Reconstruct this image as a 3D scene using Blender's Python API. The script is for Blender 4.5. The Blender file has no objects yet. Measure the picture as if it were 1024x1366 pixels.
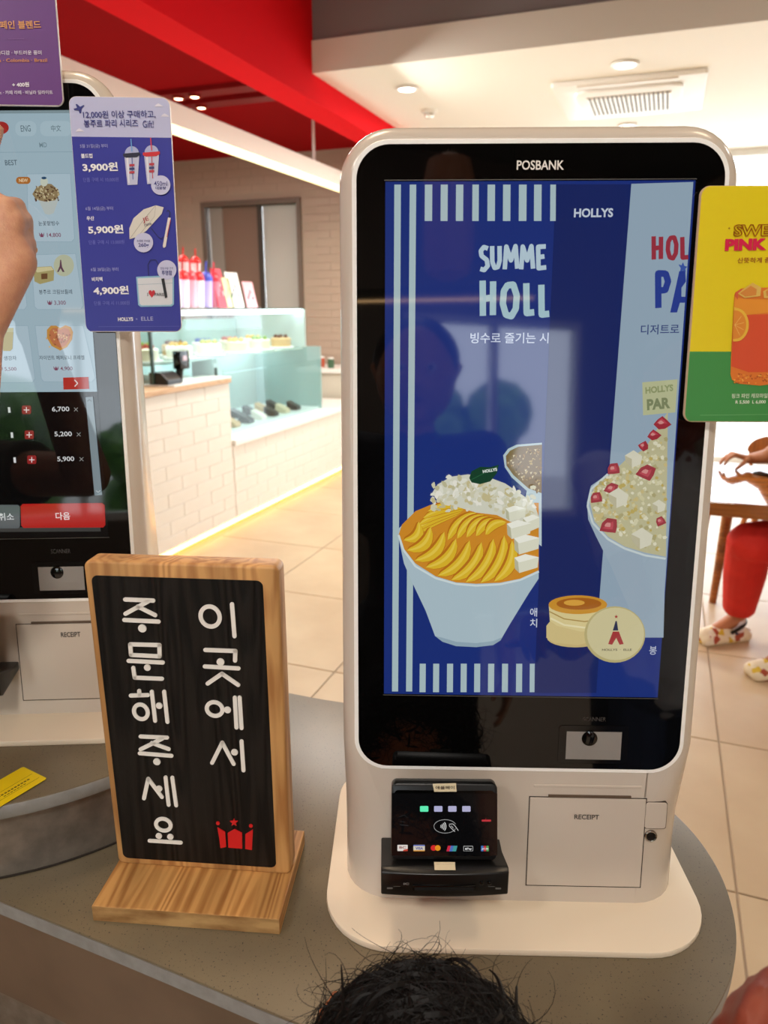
import bpy, bmesh, math, random
from mathutils import Vector, Matrix, Euler
random.seed(7)
C = bpy.context.scene.collection
PI = math.pi

# ------------------------------------------------------------------ camera, world, lights, exposure
E = 1.5                                   # eye height
F_PX = 982.0                              # focal length in pixels of the 1024 x 1366 frame
TH = math.radians(15.64)                  # the camera looks down by this much
cam_data = bpy.data.cameras.new('camera')
cam = bpy.data.objects.new('camera', cam_data); C.objects.link(cam)
cam.location = (0, 0, E); cam.rotation_euler = (PI/2 - TH, 0, 0)
cam_data.sensor_fit = 'VERTICAL'; cam_data.sensor_height = 36; cam_data.sensor_width = 27
cam_data.lens = F_PX/1366*36
cam_data.clip_start = .02
cam_data.dof.use_dof = True; cam_data.dof.focus_distance = .82; cam_data.dof.aperture_fstop = 7.0
bpy.context.scene.camera = cam
vs = bpy.context.scene.view_settings
vs.view_transform = 'Standard'; vs.look = 'None'; vs.exposure = 0.0; vs.gamma = 1.0; vs.use_curve_mapping = False

w = bpy.data.worlds.new('sky'); bpy.context.scene.world = w; w.use_nodes = True
bg = w.node_tree.nodes['Background']; bg.inputs[0].default_value = (.86, .93, 1, 1); bg.inputs[1].default_value = 7.0

AR = math.radians(20.3)                   # the room is turned by this much against the camera
def R(u, v, z): return Vector((u*math.cos(AR)+v*math.sin(AR), -u*math.sin(AR)+v*math.cos(AR), z))
def UV(X, Y): return (X*math.cos(AR)-Y*math.sin(AR), X*math.sin(AR)+Y*math.cos(AR))

LIGHTS = []
def area(name, loc, size, power, col, rot=(0, 0, 0), size_y=None, spread=PI):
    l = bpy.data.lights.new(name, 'AREA'); l.energy = power; l.color = col; l.size = size; l.spread = spread
    if size_y: l.shape = 'RECTANGLE'; l.size_y = size_y
    o = bpy.data.objects.new(name, l); C.objects.link(o); o.location = loc; o.rotation_euler = rot
    return o
WARM = (1, .76, .52); NEUT = (1, .94, .86)
for u, v, p, c in [(-.9, 1.0, 18, WARM), (1.1, 1.0, 13, WARM), (0.6, -1.6, 62, NEUT), (-1.3, -1.8, 36, NEUT), (2.2, 3.2, 18, NEUT)]:  # the pair behind the camera is added fill for surfaces facing it
    area('ceiling_lamp_and_fill', R(u, v, 3.52), .5, p, c, (0, 0, -AR))
area('display_room_light', R(-1.2, 6.0, 2.82), 1.2, 40, NEUT, (0, 0, -AR))
area('counter_light', R(-2.0, 4.6, 2.68), .35, 62, NEUT, (0, math.radians(-28), -AR), size_y=1.2)
area('kitchen_light', R(-4.0, 4.4, 2.9), 1.0, 80, NEUT, (0, 0, -AR), size_y=3)

# ------------------------------------------------------------------ materials
def lin(h):
    if isinstance(h, str):
        h = h.lstrip('#'); h = [int(h[i:i+2], 16)/255 for i in (0, 2, 4)]
    return tuple(x/12.92 if x <= .04045 else ((x+.055)/1.055)**2.4 for x in h)
MATS = {}
def mat(name, col, rough=.5, metal=0, spec=.5, emit=None, es=1.0, coat=0, sss=0, bump=0, bscale=50, var=0, vscale=5, stretch=(1, 1, 1), col2=None, ramp=(.35, .65), specks=None):
    if name in MATS: return MATS[name]
    m = bpy.data.materials.new(name); m.use_nodes = True; nt = m.node_tree; N = nt.nodes; L = nt.links
    b = N['Principled BSDF']
    c = lin(col)
    b.inputs['Base Color'].default_value = (*c, 1); b.inputs['Roughness'].default_value = rough
    b.inputs['Metallic'].default_value = metal; b.inputs['Specular IOR Level'].default_value = spec
    if coat: b.inputs['Coat Weight'].default_value = coat; b.inputs['Coat Roughness'].default_value = .03
    if sss: b.inputs['Subsurface Weight'].default_value = sss; b.inputs['Subsurface Radius'].default_value = (.02, .008, .004)
    if emit is not None:
        b.inputs['Emission Color'].default_value = (*lin(emit), 1); b.inputs['Emission Strength'].default_value = es
    if var or col2 or bump or specks:
        tc = N.new('ShaderNodeTexCoord'); mp = N.new('ShaderNodeMapping'); mp.inputs['Scale'].default_value = stretch
        L.new(tc.outputs['Object'], mp.inputs[0])
    if var or col2:
        n = N.new('ShaderNodeTexNoise'); n.inputs['Scale'].default_value = vscale; n.inputs['Detail'].default_value = 6
        L.new(mp.outputs[0], n.inputs['Vector'])
        r = N.new('ShaderNodeValToRGB'); r.color_ramp.elements[0].position = ramp[0]; r.color_ramp.elements[1].position = ramp[1]
        c2 = lin(col2) if col2 else tuple(x*(1-var) for x in c)
        r.color_ramp.elements[0].color = (*c2, 1); r.color_ramp.elements[1].color = (*c, 1)
        L.new(n.outputs['Fac'], r.inputs[0]); out = r.outputs[0]
        if specks:
            s = N.new('ShaderNodeTexNoise'); s.inputs['Scale'].default_value = specks[1]; s.inputs['Detail'].default_value = 2
            L.new(tc.outputs['Object'], s.inputs['Vector'])
            r2 = N.new('ShaderNodeValToRGB'); r2.color_ramp.elements[0].position = specks[2]; r2.color_ramp.elements[1].position = specks[2]+.03
            r2.color_ramp.elements[0].color = (0, 0, 0, 1); r2.color_ramp.elements[1].color = (1, 1, 1, 1)
            L.new(s.outputs['Fac'], r2.inputs[0])
            mx = N.new('ShaderNodeMixRGB'); L.new(r2.outputs[0], mx.inputs[0]); L.new(out, mx.inputs[1]); mx.inputs[2].default_value = (*lin(specks[0]), 1)
            out = mx.outputs[0]
        L.new(out, b.inputs['Base Color'])
    if bump:
        n2 = N.new('ShaderNodeTexNoise'); n2.inputs['Scale'].default_value = bscale; n2.inputs['Detail'].default_value = 4
        L.new(mp.outputs[0], n2.inputs['Vector'])
        bp = N.new('ShaderNodeBump'); bp.inputs['Strength'].default_value = bump; bp.inputs['Distance'].default_value = .002
        L.new(n2.outputs['Fac'], bp.inputs['Height']); L.new(bp.outputs[0], b.inputs['Normal'])
    MATS[name] = m
    return m

def wood(name, light, dark, axis='z', scale=14, rough=.5, dens=1.0, bump=.15, rings=60):
    """wood with grain running along an axis: stretched noise plus distorted growth rings"""
    if name in MATS: return MATS[name]
    m = bpy.data.materials.new(name); m.use_nodes = True; nt = m.node_tree; N = nt.nodes; L = nt.links
    b = N['Principled BSDF']; b.inputs['Roughness'].default_value = rough
    tc = N.new('ShaderNodeTexCoord'); mp = N.new('ShaderNodeMapping')
    sc = {'x': (.06, 1, 1), 'y': (1, .06, 1), 'z': (1, 1, .06)}[axis]
    mp.inputs['Scale'].default_value = sc
    L.new(tc.outputs['Object'], mp.inputs[0])
    n = N.new('ShaderNodeTexNoise'); n.inputs['Scale'].default_value = scale; n.inputs['Detail'].default_value = 3
    L.new(mp.outputs[0], n.inputs['Vector'])
    wv = N.new('ShaderNodeMath'); wv.operation = 'MULTIPLY'; wv.inputs[1].default_value = rings*4
    L.new(n.outputs['Fac'], wv.inputs[0])
    sn = N.new('ShaderNodeMath'); sn.operation = 'SINE'; L.new(wv.outputs[0], sn.inputs[0])
    f = N.new('ShaderNodeTexNoise'); f.inputs['Scale'].default_value = scale*12; f.inputs['Detail'].default_value = 5
    L.new(mp.outputs[0], f.inputs['Vector'])
    a = N.new('ShaderNodeMath'); a.operation = 'MULTIPLY_ADD'; a.inputs[1].default_value = .16*dens; L.new(sn.outputs[0], a.inputs[0]); L.new(f.outputs['Fac'], a.inputs[2])
    r = N.new('ShaderNodeValToRGB'); r.color_ramp.elements[0].position = .25; r.color_ramp.elements[1].position = .62
    r.color_ramp.elements[0].color = (*lin(dark), 1); r.color_ramp.elements[1].color = (*lin(light), 1)
    g2 = N.new('ShaderNodeTexNoise'); g2.inputs['Scale'].default_value = scale*2.2; g2.inputs['Detail'].default_value = 1
    L.new(mp.outputs[0], g2.inputs['Vector'])
    h2 = N.new('ShaderNodeHueSaturation'); vv_ = N.new('ShaderNodeMapRange'); vv_.inputs[1].default_value = .3; vv_.inputs[2].default_value = .7; vv_.inputs[3].default_value = .72; vv_.inputs[4].default_value = 1.18
    L.new(g2.outputs['Fac'], vv_.inputs[0]); L.new(vv_.outputs[0], h2.inputs['Value']); L.new(r.outputs[0], h2.inputs['Color'])
    L.new(a.outputs[0], r.inputs[0]); L.new(h2.outputs[0], b.inputs['Base Color'])
    bp = N.new('ShaderNodeBump'); bp.inputs['Strength'].default_value = bump; bp.inputs['Distance'].default_value = .0015
    L.new(a.outputs[0], bp.inputs['Height']); L.new(bp.outputs[0], b.inputs['Normal'])
    MATS[name] = m
    return m

def glass(name, tint=(.93, .98, .97), refl=.06):
    if name in MATS: return MATS[name]
    m = bpy.data.materials.new(name); m.use_nodes = True; nt = m.node_tree; N = nt.nodes; L = nt.links
    N.remove(N['Principled BSDF'])
    t = N.new('ShaderNodeBsdfTransparent'); t.inputs[0].default_value = (*tint, 1)
    g = N.new('ShaderNodeBsdfGlossy'); g.inputs['Roughness'].default_value = .02
    lw = N.new('ShaderNodeLayerWeight'); lw.inputs[0].default_value = .5
    pw = N.new('ShaderNodeMath'); pw.operation = 'POWER'; pw.inputs[1].default_value = 5; L.new(lw.outputs['Facing'], pw.inputs[0])
    f = N.new('ShaderNodeMath'); f.operation = 'MULTIPLY_ADD'; f.inputs[1].default_value = .5; f.inputs[2].default_value = .04; L.new(pw.outputs[0], f.inputs[0])
    mx = N.new('ShaderNodeMixShader'); L.new(f.outputs[0], mx.inputs[0]); L.new(t.outputs[0], mx.inputs[1]); L.new(g.outputs[0], mx.inputs[2])
    L.new(mx.outputs[0], N['Material Output'].inputs[0])
    MATS[name] = m
    return m

def lit(col, es=1.0):      # a colour shown by a lit screen behind gloss glass
    k = 'screen_'+str(col)+'_'+str(es)
    return mat(k, '050506', rough=.045, spec=.5, emit=col, es=es)
def ink(col, rough=.35):
    return mat('print_'+str(col), col, rough=rough)

WHITE_PL = mat('white_plastic', 'cec2b4', rough=.25, coat=.35)
WHITE_PL.node_tree.nodes['Principled BSDF'].inputs['Coat Roughness'].default_value = .16
PLATE_W = mat('white_painted_steel', 'ecdcc4', rough=.35)
BLACK_GL = mat('black_glass', '050505', rough=.03, spec=.5)
BLACK_PL = mat('black_plastic', '0d0d0e', rough=.32, bump=.05, bscale=900)
BLACK_SH = mat('black_gloss_plastic', '070708', rough=.1)
DARK_GAP = mat('dark_gap', '2a211a', rough=.7)
STONE = mat('speckled_grey_quartz', '74674f', rough=.38, col2='695d49', vscale=9, specks=('3d352b', 420, .66), bump=.02, bscale=200)
STONE_E = mat('grey_quartz_edge', '8f8e8b', rough=.45, col2='82807c', vscale=60)
STEEL = mat('brushed_steel', '8d847a', rough=.38, metal=.55, col2='756d64', vscale=40, bump=.08, bscale=300)
APRON = mat('brown_panel', '6e5947', rough=.4, col2='5d4a3a', vscale=7)
SKIN = mat('skin', 'd9a07c', rough=.5, sss=.15, col2='cf9270', vscale=60, bump=.12, bscale=400)

# ------------------------------------------------------------------ mesh helpers
class MB:
    def __init__(s, M=None): s.bm = bmesh.new(); s.M = M or Matrix.Identity(4); s.mi = 0
    def _v(s, p): return s.bm.verts.new(s.M @ Vector(p))
    def face(s, vs_):
        try:
            f = s.bm.faces.new(vs_); f.material_index = s.mi; return f
        except ValueError: return None
    def poly(s, pts): return s.face([s._v(p) for p in pts])
    def box(s, x0, x1, y0, y1, z0, z1):
        v = [s._v(p) for p in [(x0,y0,z0),(x1,y0,z0),(x1,y1,z0),(x0,y1,z0),(x0,y0,z1),(x1,y0,z1),(x1,y1,z1),(x0,y1,z1)]]
        for q in [(0,3,2,1),(4,5,6,7),(0,1,5,4),(1,2,6,5),(2,3,7,6),(3,0,4,7)]: s.face([v[i] for i in q])
    def prism(s, pts, y0, y1, axis='y'):      # 2-D outline extruded along an axis
        def P(a, b, t): return {'y': (a, t, b), 'z': (a, b, t), 'x': (t, a, b)}[axis]
        A = [s._v(P(a, b, y0)) for a, b in pts]; B = [s._v(P(a, b, y1)) for a, b in pts]
        s.face(A[::-1]); s.face(B); n = len(pts)
        for i in range(n): s.face([A[i], A[(i+1) % n], B[(i+1) % n], B[i]])
    def lathe(s, prof, cx=0, cy=0, cz=0, seg=20, cap=True):
        rows = []
        for r, z in prof: rows.append([s._v((cx+r*math.cos(2*PI*k/seg), cy+r*math.sin(2*PI*k/seg), cz+z)) for k in range(seg)])
        for a, b in zip(rows, rows[1:]):
            for k in range(seg): s.face([a[k], a[(k+1) % seg], b[(k+1) % seg], b[k]])
        if cap: s.face(rows[0][::-1]); s.face(rows[-1])
    def tube(s, pts, r, seg=8, cap=True):
        pts = [Vector(p) for p in pts]; rows = []
        for i, p in enumerate(pts):
            d = (pts[min(i+1, len(pts)-1)]-pts[max(i-1, 0)]).normalized()
            a = d.cross(Vector((0, 0, 1)));
            if a.length < .1: a = d.cross(Vector((0, 1, 0)))
            a.normalize(); b = d.cross(a); rr = r[i] if isinstance(r, (list, tuple)) else r
            rows.append([s._v(p+(a*math.cos(2*PI*k/seg)+b*math.sin(2*PI*k/seg))*rr) for k in range(seg)])
        for a, b in zip(rows, rows[1:]):
            for k in range(seg): s.face([a[k], a[(k+1) % seg], b[(k+1) % seg], b[k]])
        if cap: s.face(rows[0][::-1]); s.face(rows[-1])
    def ball(s, c, r, sx=1, sy=1, sz=1, sub=2):
        M = s.M @ Matrix.Translation(c) @ Matrix.Diagonal((sx*r, sy*r, sz*r, 1))
        d = bmesh.ops.create_icosphere(s.bm, subdivisions=sub, radius=1, matrix=M)
        for v in d['verts']:
            for f in v.link_faces: f.material_index = s.mi
    def mesh(s, name, mats, smooth=False, bevel=0, bseg=2):
        bmesh.ops.recalc_face_normals(s.bm, faces=s.bm.faces)
        if bevel:
            ed = [e for e in s.bm.edges if len(e.link_faces) == 2 and e.calc_face_angle(0) > .6]
            bmesh.ops.bevel(s.bm, geom=ed, offset=bevel, segments=bseg, profile=.5, affect='EDGES', clamp_overlap=True)
        me = bpy.data.meshes.new(name); s.bm.to_mesh(me); s.bm.free()
        for m in (mats if isinstance(mats, (list, tuple)) else [mats]): me.materials.append(m)
        if smooth:
            for p in me.polygons: p.use_smooth = True
            try: me.set_sharp_from_angle(angle=math.radians(38))
            except Exception: pass
        return me
    def build(s, name, mats, parent=None, smooth=True, bevel=0, bseg=2, **kw):
        o = bpy.data.objects.new(name, s.mesh(name, mats, smooth, bevel, bseg)); C.objects.link(o)
        if parent is not None: o.parent = parent
        for k, v in kw.items(): o[k] = v
        return o
def tag(o, label=None, cat=None, group=None, kind=None):
    if label: o['label'] = label
    if cat: o['category'] = cat
    if group: o['group'] = group
    if kind: o['kind'] = kind
    return o
def empty(name, loc=(0, 0, 0), rz=0, label=None, cat=None, group=None, kind=None):
    o = bpy.data.objects.new(name, None); C.objects.link(o); o.location = loc; o.rotation_euler = (0, 0, rz)
    o.empty_display_size = .05
    return tag(o, label, cat, group, kind)
def meshobj(name, me, parent=None, **kw):
    o = bpy.data.objects.new(name, me); C.objects.link(o)
    if parent is not None: o.parent = parent
    for k, v in kw.items(): o[k] = v
    return o
def copy_tree(o, parent=None):
    c = o.copy(); C.objects.link(c)
    if parent is not None: c.parent = parent
    for ch in list(o.children): copy_tree(ch, c)
    return c
def struct(o): o['kind'] = 'structure'; return o
def rrect(x0, x1, y0, y1, r, n=6):
    p = []
    for cx, cy, a in [(x1-r, y1-r, 0), (x0+r, y1-r, PI/2), (x0+r, y0+r, PI), (x1-r, y0+r, 1.5*PI)]:
        for k in range(n+1): t = a+PI/2*k/n; p.append((cx+r*math.cos(t), cy+r*math.sin(t)))
    return p
def arc(cx, cy, rx, ry, a0, a1, n=16):
    return [(cx+rx*math.cos(a0+(a1-a0)*k/n), cy+ry*math.sin(a0+(a1-a0)*k/n)) for k in range(n+1)]
def catmull(P, n=8, closed=True):
    out = []; N_ = len(P)
    for i in range(N_ if closed else N_-1):
        p0, p1, p2, p3 = [Vector(P[(i+k) % N_] if closed else P[min(max(i+k, 0), N_-1)]) for k in (-1, 0, 1, 2)]
        for k in range(n):
            t = k/n; out.append(tuple(.5*((2*p1)+(p2-p0)*t+(2*p0-5*p1+4*p2-p3)*t*t+(3*p1-p0-3*p2+p3)*t**3)))
    if not closed: out.append(tuple(P[-1]))
    return out

# text as mesh
_tc = {}
def text_mesh(s, bold=0, outline=0):
    k = (s, bold, outline)
    if k in _tc: return _tc[k]
    cu = bpy.data.curves.new('t', 'FONT'); cu.body = s; cu.offset = bold; cu.resolution_u = 3
    if outline: cu.fill_mode = 'NONE'; cu.bevel_depth = outline; cu.bevel_resolution = 0
    o = bpy.data.objects.new('t', cu); C.objects.link(o)
    dg = bpy.context.evaluated_depsgraph_get(); dg.update()
    me = bpy.data.meshes.new_from_object(o.evaluated_get(dg))
    V = [(v.co.x, v.co.y) for v in me.vertices]; Fc = [tuple(p.vertices) for p in me.polygons]
    bpy.data.objects.remove(o); bpy.data.curves.remove(cu); bpy.data.meshes.remove(me)
    if V:
        x0 = min(a for a, b in V); x1 = max(a for a, b in V); y0 = min(b for a, b in V); y1 = max(b for a, b in V)
        V = [((a-x0)/max(x1-x0, 1e-6), (b-(y0+y1)/2)/max(y1-y0, 1e-6)) for a, b in V]
        asp = (y1-y0)/max(x1-x0, 1e-6)
    else: asp = 1
    _tc[k] = (V, Fc, asp)
    return _tc[k]

# a pixel of the photograph turned into a ray, for measuring where things stand
def ray(x, y):
    a = (x-512)/F_PX; b = (y-683)/F_PX; c_, s_ = math.cos(TH), math.sin(TH)
    return Vector((a, c_-s_*b, -s_-c_*b))
EYE = Vector((0, 0, E))
def atZ(x, y, z): r = ray(x, y); return EYE+r*((z-E)/r.z)
def atY(x, y, Y): r = ray(x, y); return EYE+r*(Y/r.y)
def atU(x, y, u):
    r = ray(x, y); ru = r.x*math.cos(AR)-r.y*math.sin(AR); p = EYE+r*(u/ru); a, b = UV(p.x, p.y); return a, b, p.z

class Sheet:
    """flat print or screen picture on a plane; W is the plane's world matrix (x right, z up, -y to the viewer)"""
    def __init__(s, parent, W, local, matf):
        s.parent, s.W, s.L, s.matf = parent, W, local, matf
        s.inv = W.inverted(); s.parts = {}
    def px(s, x, y):
        r = ray(x, y); o = s.inv @ EYE; d = (s.inv.to_3x3() @ r); k = -o.y/d.y; p = o+d*k
        return (p.x, p.z)
    def add(s, part, col, pts, faces, layer):
        d = s.parts.setdefault(part, {'v': [], 'f': [], 'm': [], 'cols': []})
        if col not in d['cols']: d['cols'].append(col)
        b = len(d['v']); mi = d['cols'].index(col)
        d['v'] += [(a, -.00025*layer, c) for a, c in pts]
        for f in faces: d['f'].append([i+b for i in f]); d['m'].append(mi)
    def lpoly(s, pts, col, layer, part):       # outline in plane units
        ar = sum(pts[i][0]*pts[(i+1) % len(pts)][1]-pts[(i+1) % len(pts)][0]*pts[i][1] for i in range(len(pts)))
        if ar < 0: pts = pts[::-1]
        s.add(part, col, pts, [list(range(len(pts)))], layer)
    def poly(s, pts, col, layer, part): s.lpoly([s.px(*p) for p in pts], col, layer, part)
    def ell(s, cx, cy, rx, ry, col, layer, part, n=20, rot=0):
        c_, s_ = math.cos(rot), math.sin(rot)
        s.poly([(cx+a*c_-b*s_, cy+a*s_+b*c_) for a, b in [(rx*math.cos(2*PI*k/n), ry*math.sin(2*PI*k/n)) for k in range(n)]], col, layer, part)
    def stroke(s, pts, wd, col, layer, part):
        P = [Vector(s.px(*p)) for p in pts]
        k = (Vector(s.px(pts[0][0]+10, pts[0][1]))-P[0]).length/10; h = wd*k/2
        for a, b in zip(P, P[1:]):
            d = (b-a).normalized(); n = Vector((-d.y, d.x))*h
            s.lpoly([tuple(a+n), tuple(a-n), tuple(b-n), tuple(b+n)], col, layer, part)
    def rr(s, x0, y0, x1, y1, r, col, layer, part, n=5):
        s.poly(rrect(x0, x1, y0, y1, r, n), col, layer, part)
    def text(s, t, xl, yl, xr, yr, h, col, layer, part, bold=.012, outline=0):
        if part.endswith('lettering'): part += '#'+t
        V, Fc, asp = text_mesh(t, bold, outline)
        a = Vector(s.px(xl, yl)); b = Vector(s.px(xr, yr)); d = b-a
        k = d.length/math.hypot(xr-xl, yr-yl)
        up = Vector((-d.y, d.x)).normalized()*(h*k if h else d.length*asp)
        s.add(part, col, [tuple(a+d*x+up*y) for x, y in V], Fc, layer)
    def finish(s):
        host = None
        for part, d in sorted(s.parts.items(), key=lambda kv: kv[0] not in ('display', 'screen_picture')):
            part = part.split('#')[0]; me = bpy.data.meshes.new(part); me.from_pydata(d['v'], [], d['f'])
            for c in d['cols']: me.materials.append(s.matf(c))
            for p, m in zip(me.polygons, d['m']): p.material_index = m
            o = meshobj(part, me, host or s.parent)
            if host is None: o.matrix_local = s.L
            if part in ('display', 'screen_picture'): host = o
def crop(ox, oy, k): return lambda x, y: (ox+x*k, oy+y*k)

# ------------------------------------------------------------------ the room
WALLP = mat('white_ceiling_paint', 'f3eee4', rough=.7)
GREYP = mat('grey_paint', '8f888b', rough=.7)
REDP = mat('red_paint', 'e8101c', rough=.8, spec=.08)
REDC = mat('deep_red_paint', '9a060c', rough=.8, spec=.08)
DARKC = mat('charcoal_ceiling', '5a5856', rough=.7)
BEIGE = mat('beige_wall', 'c9b8a4', rough=.7)
GROUT = mat('grout', 'b5a18b', rough=.8)
TILE = mat('beige_floor_tile', 'c9b393', rough=.42, col2='bba283', vscale=2.6, bump=.03, bscale=60)
BRK = mat('beige_brick_tile', 'cdb8a8', rough=.5, col2='c2ae9b', vscale=1.5)
BRKW = mat('white_brick_tile', 'efe9df', rough=.4, col2='e6ded2', vscale=1.5)
V1 = 7.45; V2 = 7.9; VB = -4.0
def rbox(name, m, u0, u1, v0, v1, z0, z1, parent=None, bevel=0, **kw):
    b = MB(); b.box(u0, u1, v0, v1, z0, z1); o = b.build(name, m, parent, smooth=False, bevel=bevel, **kw)
    if parent is None: o.rotation_euler = (0, 0, -AR)
    return o
floor = struct(rbox('floor', GROUT, -6, 4, VB, V2, -.1, -.006))
T_ = .75
tb = MB(); tb.box(.003, T_-.003, .003, T_-.003, -.006, 0); tile_me = tb.mesh('floor_tile', TILE, bevel=.0015, bseg=1)
tiles = []
for i in range(-2, 8):
    for j in range(-4, 10):
        u = -1.18+T_*(i-1); v = 1.835+T_*(j-2)
        if -3.0 < u < 3.4 and -1.2 < v < V2-.3: tiles.append((u, v))
for u, v in tiles[:300]:
    o = meshobj('floor_tile', tile_me, floor); o.location = (u, v, 0)

# outside: bright paving, trees
g = MB(); g.box(-40, 40, -40, 40, -.3, -.15); g.build('ground', mat('paving', 'cfccc6', rough=.8), smooth=False, kind='structure')

# ceilings
struct(rbox('ceiling', WALLP, -2.15, 4, 4.6, V2, 2.86, 3.0))
struct(rbox('trim_1', WALLP, -2.15, 4, 4.56, 4.6, 2.86, 3.035))                        # white fascia of the lower ceiling
struct(rbox('trim_2', GREYP, -2.15, 4, 4.575, 4.7, 3.035, 3.7))                       # grey band above it
struct(rbox('ceiling_1', DARKC, -2.15, 4, VB, 4.6, 3.6, 3.7))
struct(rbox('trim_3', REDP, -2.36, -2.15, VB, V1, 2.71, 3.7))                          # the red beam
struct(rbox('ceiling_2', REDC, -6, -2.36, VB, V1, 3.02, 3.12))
# walls
wl = struct(rbox('wall_left', BEIGE, -6.1, -6, VB, V1, 0, 3.1))
wr = struct(rbox('wall_right', BEIGE, 4, 4.1, VB, V2, 0, 3.7))
# back wall of brick tiles with a doorway
dl = atY(273, 300, 8.1); 
def onV(x, y, v):
    r = ray(x, y); rv = r.x*math.sin(AR)+r.y*math.cos(AR); p = EYE+r*(v/rv); a, b = UV(p.x, p.y); return a, b, p.z
D0 = onV(274, 277, V1); D1 = onV(396, 277, V1); D2 = onV(300, 410, V1)
du0, du1, dz1 = D0[0], D1[0], D0[2]
bw = MB()
bw.box(-6, du0, V1, V1+.12, 0, 3.12); bw.box(du1, -2.0, V1, V1+.12, 0, 3.12); bw.box(du0, du1, V1, V1+.12, dz1, 3.12)
wb = bw.build('wall_back', mat('wall_grout', 'c4b2a0', rough=.8), smooth=False, kind='structure'); wb.rotation_euler = (0, 0, -AR)
bb = MB(); bb.box(.001, .299, -.005, 0, .001, .079); brick_me = bb.mesh('brick', BRK, bevel=.002, bseg=1)
def to_px(p):
    d = p-EYE; c_, s_ = math.cos(TH), math.sin(TH); z = d.y*c_-d.z*s_; return 512+F_PX*d.x/z, 683+F_PX*(-d.y*s_-d.z*c_)/z
nb = 0; rest = MB()
for r_ in range(37):
    z = r_*.08+.02
    if z > 2.95: break
    u = -5.9+(.15 if r_ % 2 else 0)
    while u < -2.1:
        if not (u+.3 > du0-.045 and u < du1+.045 and z < dz1+.05):
            x_, y_ = to_px(R(u+.15, V1, z))
            if 215 < x_ < 470 and 190 < y_ < 560 and nb < 300:
                o = meshobj('brick', brick_me, wb); o.location = (u, V1, z); nb += 1
            else: rest.box(u+.001, u+.299, V1-.005, V1, z+.001, z+.079)
        u += .3
rest.build('brick', BRK, wb, smooth=False, kind='stuff')
# the doorway
FR = mat('dark_door_frame', '7d6f64', rough=.5)
dr = struct(empty('door_1', R(du0, V1, 0), -AR))
W_ = du1-du0
b = MB(); b.box(-.05, 0, -.03, .1, 0, dz1+.05); b.box(W_, W_+.05, -.03, .1, 0, dz1+.05); b.box(0, W_, -.03, .1, dz1, dz1+.05); b.build('door_frame', FR, dr, smooth=False, bevel=.004)
b = MB(); b.box(.02, .18, .04, .06, 0, dz1); b.build('side_panel', mat('pale_grey_panel', 'aaa49b', rough=.5), dr, smooth=False)
b = MB(); b.box(.18, W_*.57, .05, .09, 0, dz1); b.build('door_leaf', mat('brown_door', '93796a', rough=.5), dr, smooth=False, bevel=.004, label='brown sliding leaf')
b = MB(); b.ball((W_*.38, .045, 1.35), .02, sy=.4); b.build('door_pull', mat('silver', 'c0c0c0', rough=.3, metal=1), dr)
b = MB(); b.box(W_*.57, W_*.60, .0, .06, 0, dz1); b.build('door_stile', mat('dark_bronze', '4a443f', rough=.4), dr, smooth=False)
b = MB(); b.box(W_*.60, W_, .06, .1, 0, dz1); b.build('door_leaf', mat('white_panel', 'd5d6d0', rough=.5), dr, smooth=False, bevel=.004, label='off-white leaf')
b = MB(); b.tube([(W_*.98, -.05, 1.2), (W_*.985, -.06, 1.35), (W_*.97, -.05, 1.45)], .012); b.build('door_handle', BLACK_PL, dr)
# window wall at the far right
frm = mat('white_window_frame', 'e9e9e6', rough=.5)
wbr = MB(); wbr.box(-2.0, -1.2, V2, V2+.12, 0, 3.1); wbr.box(-2.1, -2.0, V1, V2+.12, 0, 3.1); wbr.box(3.6, 4.1, V2, V2+.12, 0, 3.1)
o = wbr.build('wall_back_1', BEIGE, smooth=False, kind='structure'); o.rotation_euler = (0, 0, -AR)
def window(name, u0, u1, v, z0, z1, n, facing=1):
    w_ = struct(empty(name, R(u0, v, 0), -AR)); L_ = u1-u0
    f = MB(); f.box(0, L_, 0, .1, z0, z0+.06); f.box(0, L_, 0, .1, z1-.06, z1)
    for k in range(n+1):
        x = (L_-.05)*k/n; f.box(x, x+.05, 0, .1, z0+.06, z1-.06)
    f.build('window_frame', frm, w_, smooth=False)
    for k in range(n):
        x = (L_-.05)*k/n; g_ = MB(); g_.box(x+.05, x+(L_-.05)/n, .045, .053, z0+.06, z1-.06)
        g_.build('pane', glass('window_glass', (.97, .98, .98)), w_, smooth=False)
    return w_
window('window_1', -1.2, 3.6, V2, 0.0, 2.86, 4)
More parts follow.
